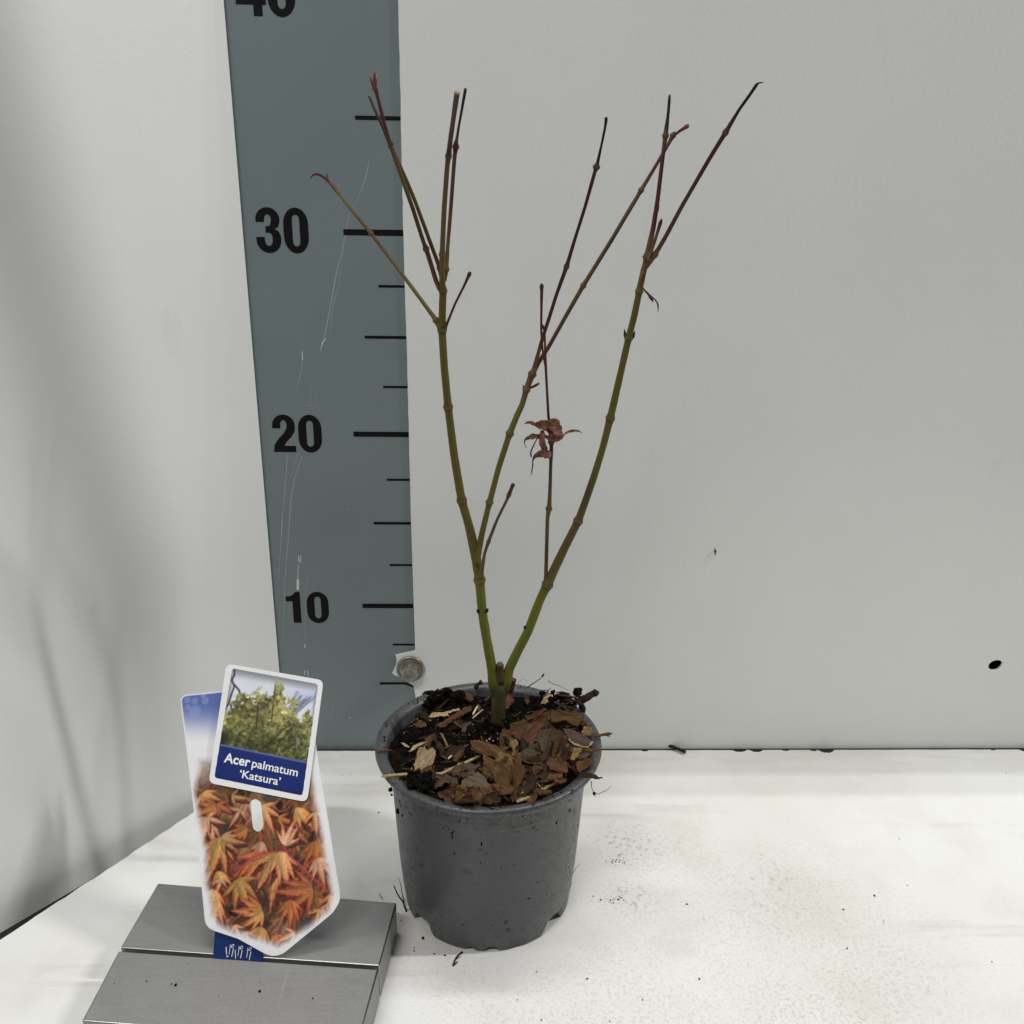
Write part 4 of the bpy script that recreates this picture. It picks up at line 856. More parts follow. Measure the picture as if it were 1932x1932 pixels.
# right stem
C_, _ = branch([(943, 1322, 9.5, LOW), (949, 1300, 11.5, LOW), (954, 1286, 12.2, (0.085, 0.085, 0.016)), (957, 1275, 10.6, GREEN), (959.5, 1264, 9.2, GREEN), (975, 1232, 8.6, GREEN), (996, 1192, 8.8, GREEN), (1019.5, 1130, 8.4, GREEN), (1033, 1103, 8.8, OLIVE), (1045, 1076, 8.6, (0.100, 0.072, 0.017)), (1064.5, 1035, 8.0, (0.086, 0.062, 0.017)), (1091, 983, 7.4, (0.095, 0.062, 0.018)), (1107, 939, 6.8, (0.075, 0.062, 0.016)), (1121, 898, 6.8, OLIVE), (1137, 846, 6.5, OLIVE), (1151.5, 789, 7.2, OLIVE), (1169.6, 710, 6.4, OLIVE), (1186, 638, 6.4, OLIVE), (1197, 595, 6.2, (0.085, 0.070, 0.018)), (1206, 550, 6.2, OLIVE), (1214, 512, 6.0, BROWN), (1217, 500, 5.5, BROWN)], YT, YT + .9, nodes=(8, 11, 15, 17, 19), sides=16, knob=1.36)
YC = YT + .9
podpx(1180, 640, 1178, 620, YC, 2.6, DARK, C_); podpx(1193, 640, 1198, 624, YC, 2.6, DARK, C_)
podpx(1001, 1191, 1006, 1184, YT + .1, 2.6, DARK, C_); podpx(991, 1187, 989, 1180, YT + .1, 2.6, DARK, C_)
podpx(917, 1156, 921, 1147, YT - .3, 3.0, DARK, A); podpx(904, 1157, 899.5, 1149, YT - .3, 3.0, DARK, A)
c1, _ = branch([(1216, 506, 5.2, BROWN), (1220, 485, 5.4, (0.095, 0.055, 0.024)), (1227, 455, 5.2, BROWN), (1233, 428, 4.8, RED), (1241, 375, 4.2, RED), (1249.6, 303, 3.9, RED), (1255.6, 256, 4.4, BROWN), (1257.5, 240, 4.2, DARK), (1260, 222, 2.9, BLACK), (1263, 187, 2.8, BLACK), (1263.4, 179, 2.0, GREY)], YC, YC + 1.0, nodes=(1, 6), knob=1.58)
podpx(1238, 405, 1243.5, 379, YC + .5, 3.2, RED, c1)
branch([(1222, 492, 3.0, TAN), (1231, 468, 3.2, (0.12, 0.075, 0.045)), (1240, 440, 3.0, (0.11, 0.05, 0.036)), (1246, 420, 3.9, RED), (1248.5, 413, 1.6, RED)], YC - .1, YC - .5)
branch([(1217, 506, 4.6, BROWN), (1226, 495, 4.6, OLIVE), (1236, 480, 4.6, BROWN), (1254, 450, 4.2, (0.062, 0.034, 0.018)), (1286, 390, 4.0, (0.062, 0.026, 0.016)), (1341, 295, 4.0, (0.055, 0.014, 0.013)), (1369, 250, 4.4, RED), (1373, 243, 4.4, (0.06, 0.02, 0.02)), (1395, 206, 2.9, BLACK), (1414, 180, 3.0, BLACK), (1428, 159, 3.2, BLACK), (1430, 156, 1.8, GREY), (1440, 155.5, 0.9, GREY)], YC, YC - 1.4, nodes=(2, 6), knob=1.58)
branch([(1214, 512, 1.3, TAN), (1207, 520, 1.2, TAN), (1207.5, 533, 1.2, BROWN), (1213, 545, 1.4, BROWN), (1221, 553, 2.2, RED), (1229, 560, 1.7, BROWN), (1238, 566, 1.3, BROWN), (1243, 575, 1.6, RED), (1241.5, 588, .6, DARK)], YC - .25, YC - .5, 'withered_leaf', C_)
branch([(1224, 556, 2.4, RED), (1229, 563, 3.0, RED), (1232.5, 570, .6, DARK)], YC - .4, YC - .4, 'withered_leaf', C_)
# thin upright twig carrying the withered leaf
D, _ = branch([(1030, 1103, 5.4, BROWN), (1030, 1088, 3.8, BROWN), (1031.5, 1030, 3.6, (0.055, 0.038, 0.016)), (1033, 975, 3.8, OLIVE), (1036, 960, 4.8, BROWN), (1037.5, 930, 3.5, BROWN), (1039, 880, 3.3, (0.050, 0.032, 0.014)), (1040.6, 840, 3.8, DARK), (1040.2, 834, 5.0, DARK), (1037.7, 806, 3.2, RED), (1034.9, 789, 2.7, RED), (1032, 735, 2.4, RED), (1029.5, 689, 2.6, RED), (1028, 640, 2.0, RED), (1027, 618, 2.2, RED)], YT + .3, YT - 2.0, nodes=(4, 8), knob=1.42)
YD = YT - 2.0
podpx(1025.5, 622, 1024, 611, YD, 2.0, RED, D); podpx(1028.5, 622, 1030.5, 611, YD, 2.0, RED, D)
branch([(1029, 690, 2.2, RED), (1024, 664, 2.0, RED), (1021, 625, 2.1, RED), (1021.5, 580, 2.4, RED), (1022, 547, 3.0, RED), (1022, 540, 4.4, (0.065, 0.02, 0.018)), (1022, 535, 2.2, RED)], YD, YD - .5)
# the withered maple leaf: curled lobes hanging on the twig
z8 = crop(1500, 1200, 6.44)
YL = YT - 1.6
def lobe3(pts, wd_, dep, parent, cup=0.35):
    """ribbon through pts (crop px), widths in crop px, depth offsets in cm, cupped across"""
    P = []; Wd = []
    k = len(pts)
    for i in range(k):
        q = at(*z8(*pts[i]), YL + dep[i]); P.append(q); Wd.append(1.10 * wd_[i] / 6.44 * 0.6389 * pxcm(q))
    fine = []; wf = []
    for i in range(k - 1):
        for j in range(5 if i < k - 2 else 6): t = j / 5; fine.append(P[i].lerp(P[i + 1], t)); wf.append(Wd[i] + (Wd[i + 1] - Wd[i]) * t)
    fine = smooth_path(fine, 4)
    bm = bmesh.new(); rows = []
    for i, q in enumerate(fine):
        t = (fine[min(len(fine) - 1, i + 1)] - fine[max(0, i - 1)]).normalized(); s = t.cross(Vector((0.1, -1, 0.15))).normalized(); u_ = s.cross(t)
        row = []
        for j in range(-3, 4):
            f = j / 3; jit = 1 + (0.45 * mnoise.noise(q * 7 + Vector((j, 0, 0))) if abs(j) == 3 else 0)
            row.append(bm.verts.new(q + s * (wf[i] * 0.5 * f * jit) + u_ * (cup * wf[i] * 0.5 * (f * f) + 0.10 * wf[i] * math.sin(9 * f + i) + 0.30 * wf[i] * mnoise.noise(q * 6 + Vector((j * .7, 0, 0))))))
        rows.append(row)
    for a_, b_ in zip(rows, rows[1:]):
        for j in range(6): bm.faces.new((a_[j], a_[j + 1], b_[j + 1], b_[j]))
    o = from_bm('leaf_lobe', bm, M_WITHER, smooth=True)
    md = o.modifiers.new('thickness', 'SOLIDIFY'); md.thickness = 0.00018; md.offset = 0
    return under(o, parent)
lf = empty('withered_leaf', (0, 0, 0), None, None); lf.parent = plant
base = at(*z8(780, 480), YL); lf.location = (base * S) - plant.location
def underleaf(o): o.location = -(lf.location + plant.location); return o
for a_ in ((((840, 560), (740, 330), (600, 350), (520, 350), (430, 300), (370, 305), (310, 335)), (80, 190, 120, 60, 45, 45, 6), (-.2, -.35, -.2, 0, .1, .1, 0), .4),
           (((800, 270), (870, 330), (930, 440), (960, 540), (900, 610), (800, 610), (700, 560)), (60, 190, 170, 150, 120, 80, 30), (-.1, -.25, -.35, -.5, -.5, -.35, -.2), .5),
           (((830, 300), (850, 420), (880, 520), (920, 560)), (80, 120, 90, 30), (-.05, -.12, -.1, -.1), .6),
           (((800, 300), (880, 290), (940, 330), (990, 350)), (60, 120, 70, 6), (.15, .2, .15, .1), .3),
           (((900, 610), (980, 610), (1020, 630), (1060, 545), (1130, 490), (1230, 460), (1320, 460), (1420, 505)), (60, 50, 14, 22, 45, 38, 30, 4), (-.4, -.4, -.3, -.3, -.2, -.1, 0, .1), .3),
           (((660, 460), (640, 560), (645, 680), (680, 790), (730, 860)), (60, 100, 95, 110, 70), (-.3, -.4, -.45, -.35, -.3), .45),
           (((680, 560), (590, 580), (480, 570), (390, 590), (330, 630), (305, 690), (350, 800)), (60, 70, 95, 60, 30, 12, 4), (-.3, -.3, -.25, -.2, -.15, -.1, -.1), .4),
           (((800, 850), (750, 900), (650, 890), (560, 920), (490, 970), (470, 1050), (475, 1140), (450, 1230), (458, 1310)), (40, 150, 110, 80, 40, 20, 20, 18, 4), (-.3, -.4, -.4, -.3, -.25, -.2, -.2, -.2, -.2), .5),
           (((700, 900), (720, 960), (690, 990)), (90, 60, 10), (-.35, -.35, -.3), .2)):
    underleaf(lobe3(*a_[:3], lf, a_[3]))
for pts in (((650, 465), (560, 600), (490, 740), (440, 850), (425, 920), (445, 960)),):
    P = path([at(*z8(*q), YL - .35) for q in pts], .06, 2); bm = bmesh.new(); tube(bm, P, [.022 + .012 * (i / len(P)) ** 3 for i in range(len(P))], sides=6); o = under(from_bm('leaf_stalk', bm, M_ROOT), lf); underleaf(o)
# scars and small stubs on the lower stems are darker rings
# roots escaping from the pot
def root(cv, pts, ys, r, name='root', par=None, mat=M_ROOT):
    P = path([at(*cv(*q), y) for q, y in zip(pts, ys)], .06, 2)
    P = [q + Vector((mnoise.noise(q * 6), mnoise.noise(q * 6 + Vector((5, 5, 5))), mnoise.noise(q * 6 + Vector((9, 1, 4))))) * 0.03 for q in P]
    bm = bmesh.new(); tube(bm, P, [r * (1 - 0.6 * i / len(P)) for i in range(len(P))], sides=6); return under(from_bm(name, bm, mat, smooth=True), par or plant)
YR = PY - 1.2
root(zC, ((440, 1015), (370, 985), (325, 930), (300, 860), (285, 800), (250, 755), (225, 705), (210, 675)), (YR - .9, YR - .9, YR - .5, YR - .3, YR, YR, YR, YR), .06)
root(zC, ((290, 800), (265, 690), (250, 620)), (YR, YR + .2, YR + .2), .025)
root(zC, ((310, 905), (270, 905), (240, 882)), (YR - .3, YR - .4, YR - .5), .03)
root(zC, ((300, 860), (340, 850)), (YR - .3, YR - .3), .02)
root(zC, ((590, 1135), (560, 1130), (545, 1120)), (PY - 3.3,) * 3, .025)
def froot(cv, pts, r, par=None):
    P = path([atz(*cv(*q), ZF + .04) for q in pts], .06, 2); bm = bmesh.new(); tube(bm, P, [r * (1 - 0.5 * i / len(P)) for i in range(len(P))], sides=6); return under(from_bm('root', bm, M_ROOT, smooth=True), plant)
froot(zC, ((725, 1172), (690, 1200), (672, 1230), (655, 1275)), .045); froot(zC, ((672, 1232), (700, 1210), (712, 1205)), .02); froot(zC, ((655, 1275), (690, 1245)), .04); froot(zC, ((125, 775), (110, 750), (104, 732)), .02)
root(zC, ((1550, 590), (1575, 550), (1602, 510)), (PY + .3,) * 3, .015)
root(zD, ((1405, 1500), (1412, 1580), (1430, 1640), (1442, 1672), (1460, 1690), (1466, 1722)), (PY - 2.3,) * 6, .018)
root(zD, ((1450, 1680), (1510, 1675), (1580, 1645), (1650, 1605), (1682, 1565)), (PY - 2.3,) * 5, .016)
bm = bmesh.new(); lump(bm, at(*zD(1447, 1675), PY - 2.3), .075, 5); under(from_bm('soil_crumb', bm, M_SOIL), plant)
# fine hairs and a stalk behind the stem
root(zD, ((540, 230), (600, 185), (650, 160), (700, 120), (745, 80), (770, 48)), (PY + 3.8,) * 6, .030); root(zD, ((740, 80), (765, 55), (772, 42)), (PY + 3.8,) * 3, .055)
root(zD, ((820, 140), (880, 180), (950, 205), (1040, 235), (1105, 272)), (PY + 3.2,) * 5, .016)
root(zD, ((410, 190), (440, 140), (480, 108), (530, 130), (550, 180)), (PY + 3.8,) * 5, .008)
root(zA, ((675, 510), (680, 440), (670, 395)), (PY + 3.0,) * 3, .03)
for q, r in (((240, 115), .10), ((185, 970), .12), ((195, 1010), .06), ((1432, 205), .05), ((1180, 155), .05), ((275, 150), .05)):
    px, py = zB(*q) if q[1] > 900 else zC(*q)
    for zz in np.linspace(ZF + HP, ZF + HP - 3, 90):
        P = atz(px, py, float(zz))
        if abs(math.hypot(P.x - PX, P.y - PY) - 4.42) < 0.12 and P.y < PY + 1:
            bm = bmesh.new(); lump(bm, P, r, r * 99); under(from_bm('soil_crumb', bm, M_SOIL), plant); break

# ------------------------------------------------------------------ mulch: every chip a thing of its own
GRP = 'bark and wood pieces mulching the pot'
def chip_plane(px, py, lift, nrm): P = atz(px, py, ZF + HP - 0.35); P = atz(px, py, min(max(soil_z(P.x, P.y), ZF + HP - 1.2), ZF + HP + .5) + lift + 0.06); return P, Vector(nrm).normalized()
def chip(cv, pts, kind, label, cat, lift=0.16, nrm=(0, -0.55, 1), th=0.07, name='bark_chip', curl=0.10, P=None):
    pp = [cv(*q) for q in pts]; cx = sum(p[0] for p in pp) / len(pp); cy = sum(p[1] for p in pp) / len(pp)
    if P is None: P, n = chip_plane(cx, cy, lift, nrm)
    else: n = Vector(nrm).normalized()
    Q = [onplane(p[0], p[1], P, n) for p in pp]
    c = sum(Q, Vector()) / len(Q)
    far = max(((a_ - b_), a_, b_) [0].length for a_ in Q for b_ in Q)
    ax = max((a_ - b_ for a_ in Q for b_ in Q), key=lambda v: v.length).normalized(); ay = n.cross(ax)
    l2 = [((q - c).dot(ax), (q - c).dot(ay)) for q in Q]
    return chip_mesh(l2, c, ax, ay, n, kind, label, cat, th, name, curl)
def chip_mesh(l2, c, ax, ay, n, kind, label, cat, th, name, curl):
    # ragged outline, then a filled grid of points so that the faces can buckle
    ring = []
    m_ = len(l2)
    for i in range(m_):
        a_ = Vector(l2[i]); b_ = Vector(l2[(i + 1) % m_]); k = max(1, int((b_ - a_).length / 0.07)); t = (b_ - a_).normalized() if (b_ - a_).length > 0 else Vector((1, 0)); nn = Vector((-t.y, t.x))
        for j in range(k): ring.append(tuple(a_.lerp(b_, j / k) + nn * random.gauss(0, 0.020)))
    me = shape2d([ring], th / 2)
    bm = bmesh.new(); bm.from_mesh(me); bpy.data.meshes.remove(me)
    bmesh.ops.remove_doubles(bm, verts=bm.verts, dist=1e-5)
    bmesh.ops.triangulate(bm, faces=bm.faces)
    for _ in range(2):
        lng = [e for e in bm.edges if e.calc_length() > 0.16]
        if not lng: break
        bmesh.ops.subdivide_edges(bm, edges=lng, cuts=1, use_grid_fill=False); bmesh.ops.triangulate(bm, faces=bm.faces)
    W_ = max(abs(q[1]) for q in l2) + 1e-6; sd = random.uniform(0, 90); sg = random.choice((-1, 1, 1))
    for v in bm.verts:
        u_ = v.co.y / W_; q = Vector((v.co.x * 2.2, v.co.y * 5, sd))
        v.co.z += sg * curl * W_ * u_ * u_ + 0.05 * mnoise.noise(q) + 0.03 * mnoise.noise(q * 3) + 0.05 * math.sin(v.co.x * 1.7 + sd)
        if abs(v.co.z) > 0: v.co.z *= 1 + 0.2 * mnoise.noise(q * 2)
    M_ = Matrix((ax, ay, n)).transposed().to_4x4(); M_.translation = c * S
    for v in bm.verts: v.co *= S
    me = bpy.data.meshes.new(name); bmesh.ops.recalc_face_normals(bm, faces=bm.faces); bm.to_mesh(me); bm.free()
    o = link(name, me, BARK[kind]); o.matrix_world = M_
    return tag(o, label, cat, GRP)
def stick(cv, pts, kind, label, cat, wd_, lift=0.25, name='wood_sliver', flat=0.5, lifts=None):
    P = []
    for i, q in enumerate(pts):
        px, py = cv(*q); L_ = lifts[i] if lifts else lift; b = atz(px, py, ZF + HP - .2); P.append(atz(px, py, ZF + HP - 0.35 + L_))
    P = resample(P, .12); c = sum(P, Vector()) / len(P); r = wd_ / 2 / cv_k(cv) * pxcm(c)
    bm = bmesh.new(); R = [r * (1 + 0.18 * mnoise.noise(q * 3)) for q in P]; R[0] *= .7; R[-1] *= .5
    tube(bm, P, R, sides=7)
    for v in bm.verts: v.co.z += 0.02 * mnoise.noise(v.co * 9)
    o = from_bm(name, bm, BARK[kind], offset=c); o.location = c * S
    return tag(o, label, cat, GRP)
def cv_k(cv): return 1.0 / (cv(1, 0)[0] - cv(0, 0)[0])
chip(zA, [(690, 1165), (740, 1150), (790, 1130), (810, 1190), (905, 1160), (945, 1195), (935, 1320), (900, 1400), (880, 1520), (790, 1530), (750, 1490), (640, 1530), (625, 1420), (660, 1280)], 'tan', 'squarish pale wood chip standing up at the left side of the pot', 'wood chip', 0.42, (0.05, -0.95, 0.75), 0.09, 'wood_chip', 0.05)
stick(zA, ((135, 1592), (320, 1572), (545, 1556), (800, 1552), (1035, 1550), (1300, 1425), (1480, 1345), (1640, 1272)), 'straw', 'long bent pale straw lying from the left pot rim to the middle', 'straw', 44, name='straw', lifts=(.42, .38, .30, .25, .28, .34, .38, .40))
chip(zA, [(545, 1225), (620, 1140), (760, 1065), (825, 1070), (700, 1150), (560, 1232)], 'straw', 'narrow pale splinter behind the squarish wood chip', 'splinter', 0.38, (0, -0.4, 1), 0.08, 'wood_splinter')
chip(zA, [(425, 1090), (480, 1105), (560, 1145), (545, 1165), (470, 1135)], 'straw', 'small pale splinter left of the squarish wood chip', 'splinter', 0.36, (0, -0.4, 1), 0.06, 'wood_splinter')
chip(zA, [(955, 832), (1150, 700), (1400, 545), (1480, 535), (1500, 590), (1300, 690), (1040, 860)], 'red', 'straight reddish brown strip of bark left of the trunk', 'bark strip', 0.42, (0.1, -0.6, 1), 0.12, 'bark_strip', 0.3)
chip(zA, [(840, 712), (900, 650), (1060, 640), (1300, 560), (1312, 580), (1130, 650), (1150, 682), (960, 702)], 'straw', 'frayed pale wood strip at the back left of the pot', 'wood strip', 0.42, (0, -0.4, 1), 0.06, 'wood_strip')
stick(zA, ((1508, 662), (1545, 590), (1582, 528)), 'white', 'short white sliver beside the trunk', 'sliver', 26, .35)
stick(zA, ((1500, 720), (1590, 640), (1660, 585)), 'straw', 'thin pale splinter touching the foot of the trunk', 'splinter', 26, .30)
chip(zA, [(1200, 1380), (1225, 1280), (1300, 1205), (1370, 1210), (1370, 1290), (1260, 1370)], 'brown', 'small brown chip behind the middle of the long straw', 'bark chip', 0.22, (0, -0.7, 1))
chip(zA, [(930, 1040), (1030, 1075), (1110, 1285), (1125, 1345), (1065, 1335), (985, 1180)], 'dark', 'dark slanting strip of bark right of the squarish wood chip', 'bark strip', 0.22, (0, -0.6, 1), 0.07, 'bark_strip')
stick(zA, ((1035, 945), (1080, 1040), (1125, 1140)), 'ochre', 'thin tan stick leaning in the dark soil left of the trunk', 'stick', 34, .30)
stick(zA, ((1080, 1162), (1150, 1140), (1240, 1140), (1290, 1190)), 'ochre', 'small crooked tan stick below the leaning tan stick', 'stick', 24, .22)
stick(zA, ((1135, 1325), (1190, 1275)), 'white', 'tiny white splinter above the long straw', 'splinter', 26, .3)
stick(zA, ((50, 1222), (150, 1205), (300, 1196)), 'red', 'thin brown splinter lying across the left pot rim', 'splinter', 34, .45)
chip(zB, [(785, 610), (850, 605), (950, 635), (1080, 680), (1130, 740), (1125, 800), (1060, 770), (960, 730), (880, 710), (795, 672)], 'brown', 'long ridged slab of bark in the middle in front of the trunk', 'bark slab', 0.30, (0.1, -0.45, 1), 0.13, 'bark_slab', 0.25)
chip(zB, [(880, 705), (1000, 765), (1090, 795), (1105, 860), (1070, 960), (1035, 1000), (980, 960), (960, 860), (890, 790)], 'brown', 'broad rough slab of bark leaning against the ridged one', 'bark slab', 0.34, (0.05, -0.9, 0.9), 0.11, 'bark_slab', 0.15)
chip(zB, [(1130, 690), (1165, 760), (1200, 830), (1160, 930), (1112, 1000), (1105, 880), (1118, 780)], 'brown', 'upright pointed piece of bark right of the broad slab', 'bark chip', 0.42, (-0.5, -0.8, 0.8), 0.10, 'bark_chip', 0.2)
chip(zB, [(720, 910), (790, 870), (840, 835), (900, 880), (940, 950), (932, 992), (850, 947), (770, 952), (718, 945)], 'leaf', 'flat greyish leaf fragment at the front of the pot', 'leaf fragment', 0.36, (0.05, -0.5, 1), 0.025, 'leaf_fragment', 0.08)
chip(zB, [(700, 940), (765, 960), (740, 1025), (690, 1065), (668, 1060), (672, 1010)], 'brown', 'brown chip below the greyish leaf fragment', 'bark chip', 0.26, (0.1, -0.8, 1))
chip(zB, [(520, 870), (600, 860), (690, 900), (690, 935), (620, 930), (560, 910)], 'grey', 'brown chip with a pale edge below the long straw', 'bark chip', 0.20, (0.1, -0.5, 1))
chip(zD, [(440, 960), (530, 840), (640, 720), (730, 710), (800, 745), (700, 790), (660, 880), (650, 980), (560, 1000), (500, 1040)], 'red', 'smooth reddish curved chip right of the trunk', 'bark chip', 0.34, (-0.2, -0.75, 1), 0.07, 'bark_chip', 0.25)
chip(zD, [(690, 800), (880, 800), (905, 900), (850, 980), (840, 1080), (820, 1240), (770, 1270), (740, 1150), (700, 1010), (660, 960)], 'grey', 'tall greyish brown piece of bark next to the reddish chip', 'bark chip', 0.36, (0.0, -0.95, 0.8), 0.09, 'bark_chip', 0.1)
chip(zD, [(1015, 805), (1180, 830), (1340, 900), (1425, 960), (1350, 1040), (1190, 1012), (1100, 920)], 'purple', 'smooth flat purple brown chip near the right pot rim', 'bark chip', 0.52, (0.1, -0.45, 1), 0.08, 'bark_chip', 0.02)
chip(zD, [(1100, 930), (1190, 1016), (1350, 1044), (1425, 962), (1428, 985), (1358, 1062), (1185, 1036), (1096, 950)], 'tan', 'pale broken edge under the purple brown chip', 'splinter', 0.46, (0.1, -0.6, 1), 0.06, 'wood_splinter', 0.0)
chip(zD, [(1270, 850), (1310, 752), (1420, 790), (1422, 830), (1380, 900), (1290, 862)], 'ochre', 'chunky yellow tan wood block behind the purple brown chip', 'wood chip', 0.50, (0.1, -0.8, 1), 0.22, 'wood_chip')
chip(zD, [(1160, 1065), (1285, 1065), (1230, 1150), (1180, 1222), (1120, 1212), (1150, 1120)], 'ochre', 'tapered yellow tan wood chip below the purple brown chip', 'wood chip', 0.42, (0.1, -0.8, 1), 0.09, 'wood_chip')
chip(zD, [(308, 945), (400, 945), (412, 1020), (380, 1060), (382, 1162), (338, 1152), (340, 1050), (308, 1030)], 'ochre', 'hooked tan wood chip just right of the trunk foot', 'wood chip', 0.42, (0, -0.9, 0.9), 0.10, 'wood_chip')
chip(zD, [(300, 730), (400, 770), (520, 800), (450, 880), (430, 950), (320, 930)], 'grey', 'dull brown angular chip beside the trunk', 'bark chip', 0.24, (-0.1, -0.8, 1))
chip(zD, [(455, 1100), (600, 1010), (690, 1060), (722, 1130), (700, 1190), (560, 1190)], 'grey', 'rounded greyish chip under the white twig', 'bark chip', 0.30, (0, -0.85, 1), 0.08)
stick(zD, ((565, 1370), (548, 1190), (578, 1110), (622, 1028)), 'tan', 'crooked whitish twig standing among the chips', 'twig', 28, .5, name='twig')
stick(zD, ((395, 1785), (620, 1695), (900, 1535), (1105, 1388)), 'tan', 'long pale brown stick along the front right rim', 'stick', 46, .42, name='wood_stick')
stick(zD, ((470, 1600), (610, 1480), (732, 1368)), 'ochre', 'thin tan twig crossing the white needle', 'twig', 24, .45, name='twig')
stick(zD, ((620, 1458), (690, 1550), (740, 1610), (772, 1680)), 'white', 'thin white needle at the front right', 'needle', 15, .52, name='needle')
stick(zD, ((1450, 905), (1570, 872), (1690, 855)), 'red', 'reddish splinter sticking out over the right rim', 'splinter', 42, .55, name='wood_splinter'); 
stick(zD, ((1540, 872), (1620, 885), (1665, 900)), 'red', 'short frayed fibre beside the reddish splinter', 'splinter', 22, .52, name='wood_splinter')
chip(zD, [(1320, 1090), (1440, 1050), (1572, 1080), (1500, 1102), (1400, 1110)], 'brown', 'flat brown chip touching the right rim', 'bark chip', 0.42, (0.1, -0.5, 1))
chip(zD, [(1255, 1400), (1400, 1410), (1562, 1465), (1450, 1477), (1250, 1440)], 'dark', 'dark pointed chip jutting over the front right rim', 'bark chip', 0.44, (0.1, -0.5, 1))
chip(zD, [(1205, 1250), (1380, 1192), (1440, 1172), (1430, 1232), (1300, 1360), (1260, 1402), (1200, 1330)], 'brown', 'wide fibrous chip inside the right rim', 'bark chip', 0.36, (0.2, -0.7, 1))
chip(zD, [(800, 1260), (950, 1222), (1080, 1262), (1092, 1382), (960, 1382), (840, 1332)], 'red', 'lumpy red brown chip with pale pink flecks', 'bark chip', 0.30, (0, -0.7, 1), 0.16)
for q in ((850, 1300), (920, 1335), (970, 1285), (900, 1275)):
    px, py = zD(*q); P = atz(px, py, ZF + HP + .12)
chip(zD, [(1230, 1180), (1330, 1120), (1400, 1130), (1340, 1190), (1235, 1202)], 'purple', 'small purplish chip inside the right rim', 'bark chip', 0.40, (0.1, -0.5, 1))
chip(zD, [(862, 1200), (900, 1000), (940, 935), (972, 960), (930, 1080), (892, 1195)], 'brown', 'narrow standing sliver of bark in the middle of the right half', 'bark strip', 0.38, (0.2, -0.9, 0.8), 0.08, 'bark_strip')
chip(zD, [(520, 645), (640, 570), (775, 508), (802, 530), (700, 610), (560, 680)], 'red', 'dark red bark sliver lying right behind the trunk', 'bark strip', 0.35, (0, -0.6, 1), 0.09, 'bark_strip', .3)
chip(zD, [(848, 600), (950, 545), (1100, 570), (1200, 592), (1300, 680), (1200, 780), (1050, 690), (880, 720), (850, 662)], 'fibre', 'fibrous yellow brown lump at the right side of the pot', 'bark lump', 0.45, (0.1, -0.6, 1), 0.30, 'bark_lump', .2)
stick(zD, ((1010, 400), (1110, 410), (1200, 420), (1290, 470)), 'dark', 'dark brown twig lying on the heap at the back right', 'twig', 36, .95, name='twig')
kP = PY + 2.3
def hstick(pts, ys, kind, label, cat, rr0, name):
    P = resample([at(*zD(*q), y) for q, y in zip(pts, ys)], .1); c = sum(P, Vector()) / len(P); bm = bmesh.new()
    tube(bm, P, [rr0 * (1 + .25 * mnoise.noise(q * 3)) for q in P], sides=8); o = from_bm(name, bm, BARK[kind], offset=c); o.location = c * S; return tag(o, label, cat, GRP)
hstick(((1230, 445), (1330, 380), (1430, 315), (1450, 290), (1482, 322)), (kP,) * 5, 'dark', 'thick brown stick with a hooked end rising at the back right', 'stick', .16, 'wood_stick')
hstick(((1270, 460), (1300, 520), (1285, 580)), (kP,) * 3, 'dark', 'short dark stick hanging below the hooked stick', 'stick', .12, 'wood_stick')
for q in (((940, 420), (1080, 490), (1240, 540)), ((960, 330), (1120, 350), (1230, 380)), ((980, 480), (1120, 430), (1210, 400)), ((1090, 560), (1180, 480), (1260, 440)), ((930, 300), (1010, 290), (1120, 320))):
    hstick(q, (kP - .3,) * 3, 'fibre', 'thin brown fibre tangled in the heap at the back right', 'fibre', random.uniform(.03, .06), 'bark_fibre')
hstick(((290, 290), (330, 200), (345, 120)), (PY + 2.6,) * 3, 'brown', 'brown chip standing upright behind the trunk', 'bark chip', .17, 'bark_chip')
def zP(x, y): return zA(x, y)
P0 = resample([at(*zA(*q), PY + 4.2) for q in ((1545, 270), (1580, 210), (1640, 172))], .1)
c = sum(P0, Vector()) / len(P0); bm = bmesh.new(); tube(bm, P0, [.10 + .03 * math.sin(i * 2) for i in range(len(P0))], sides=7); o = from_bm('bark_chip', bm, BARK['dark'], offset=c); o.location = c * S
tag(o, 'dark curled crumb of bark perched on the back rim', 'bark chip', GRP)
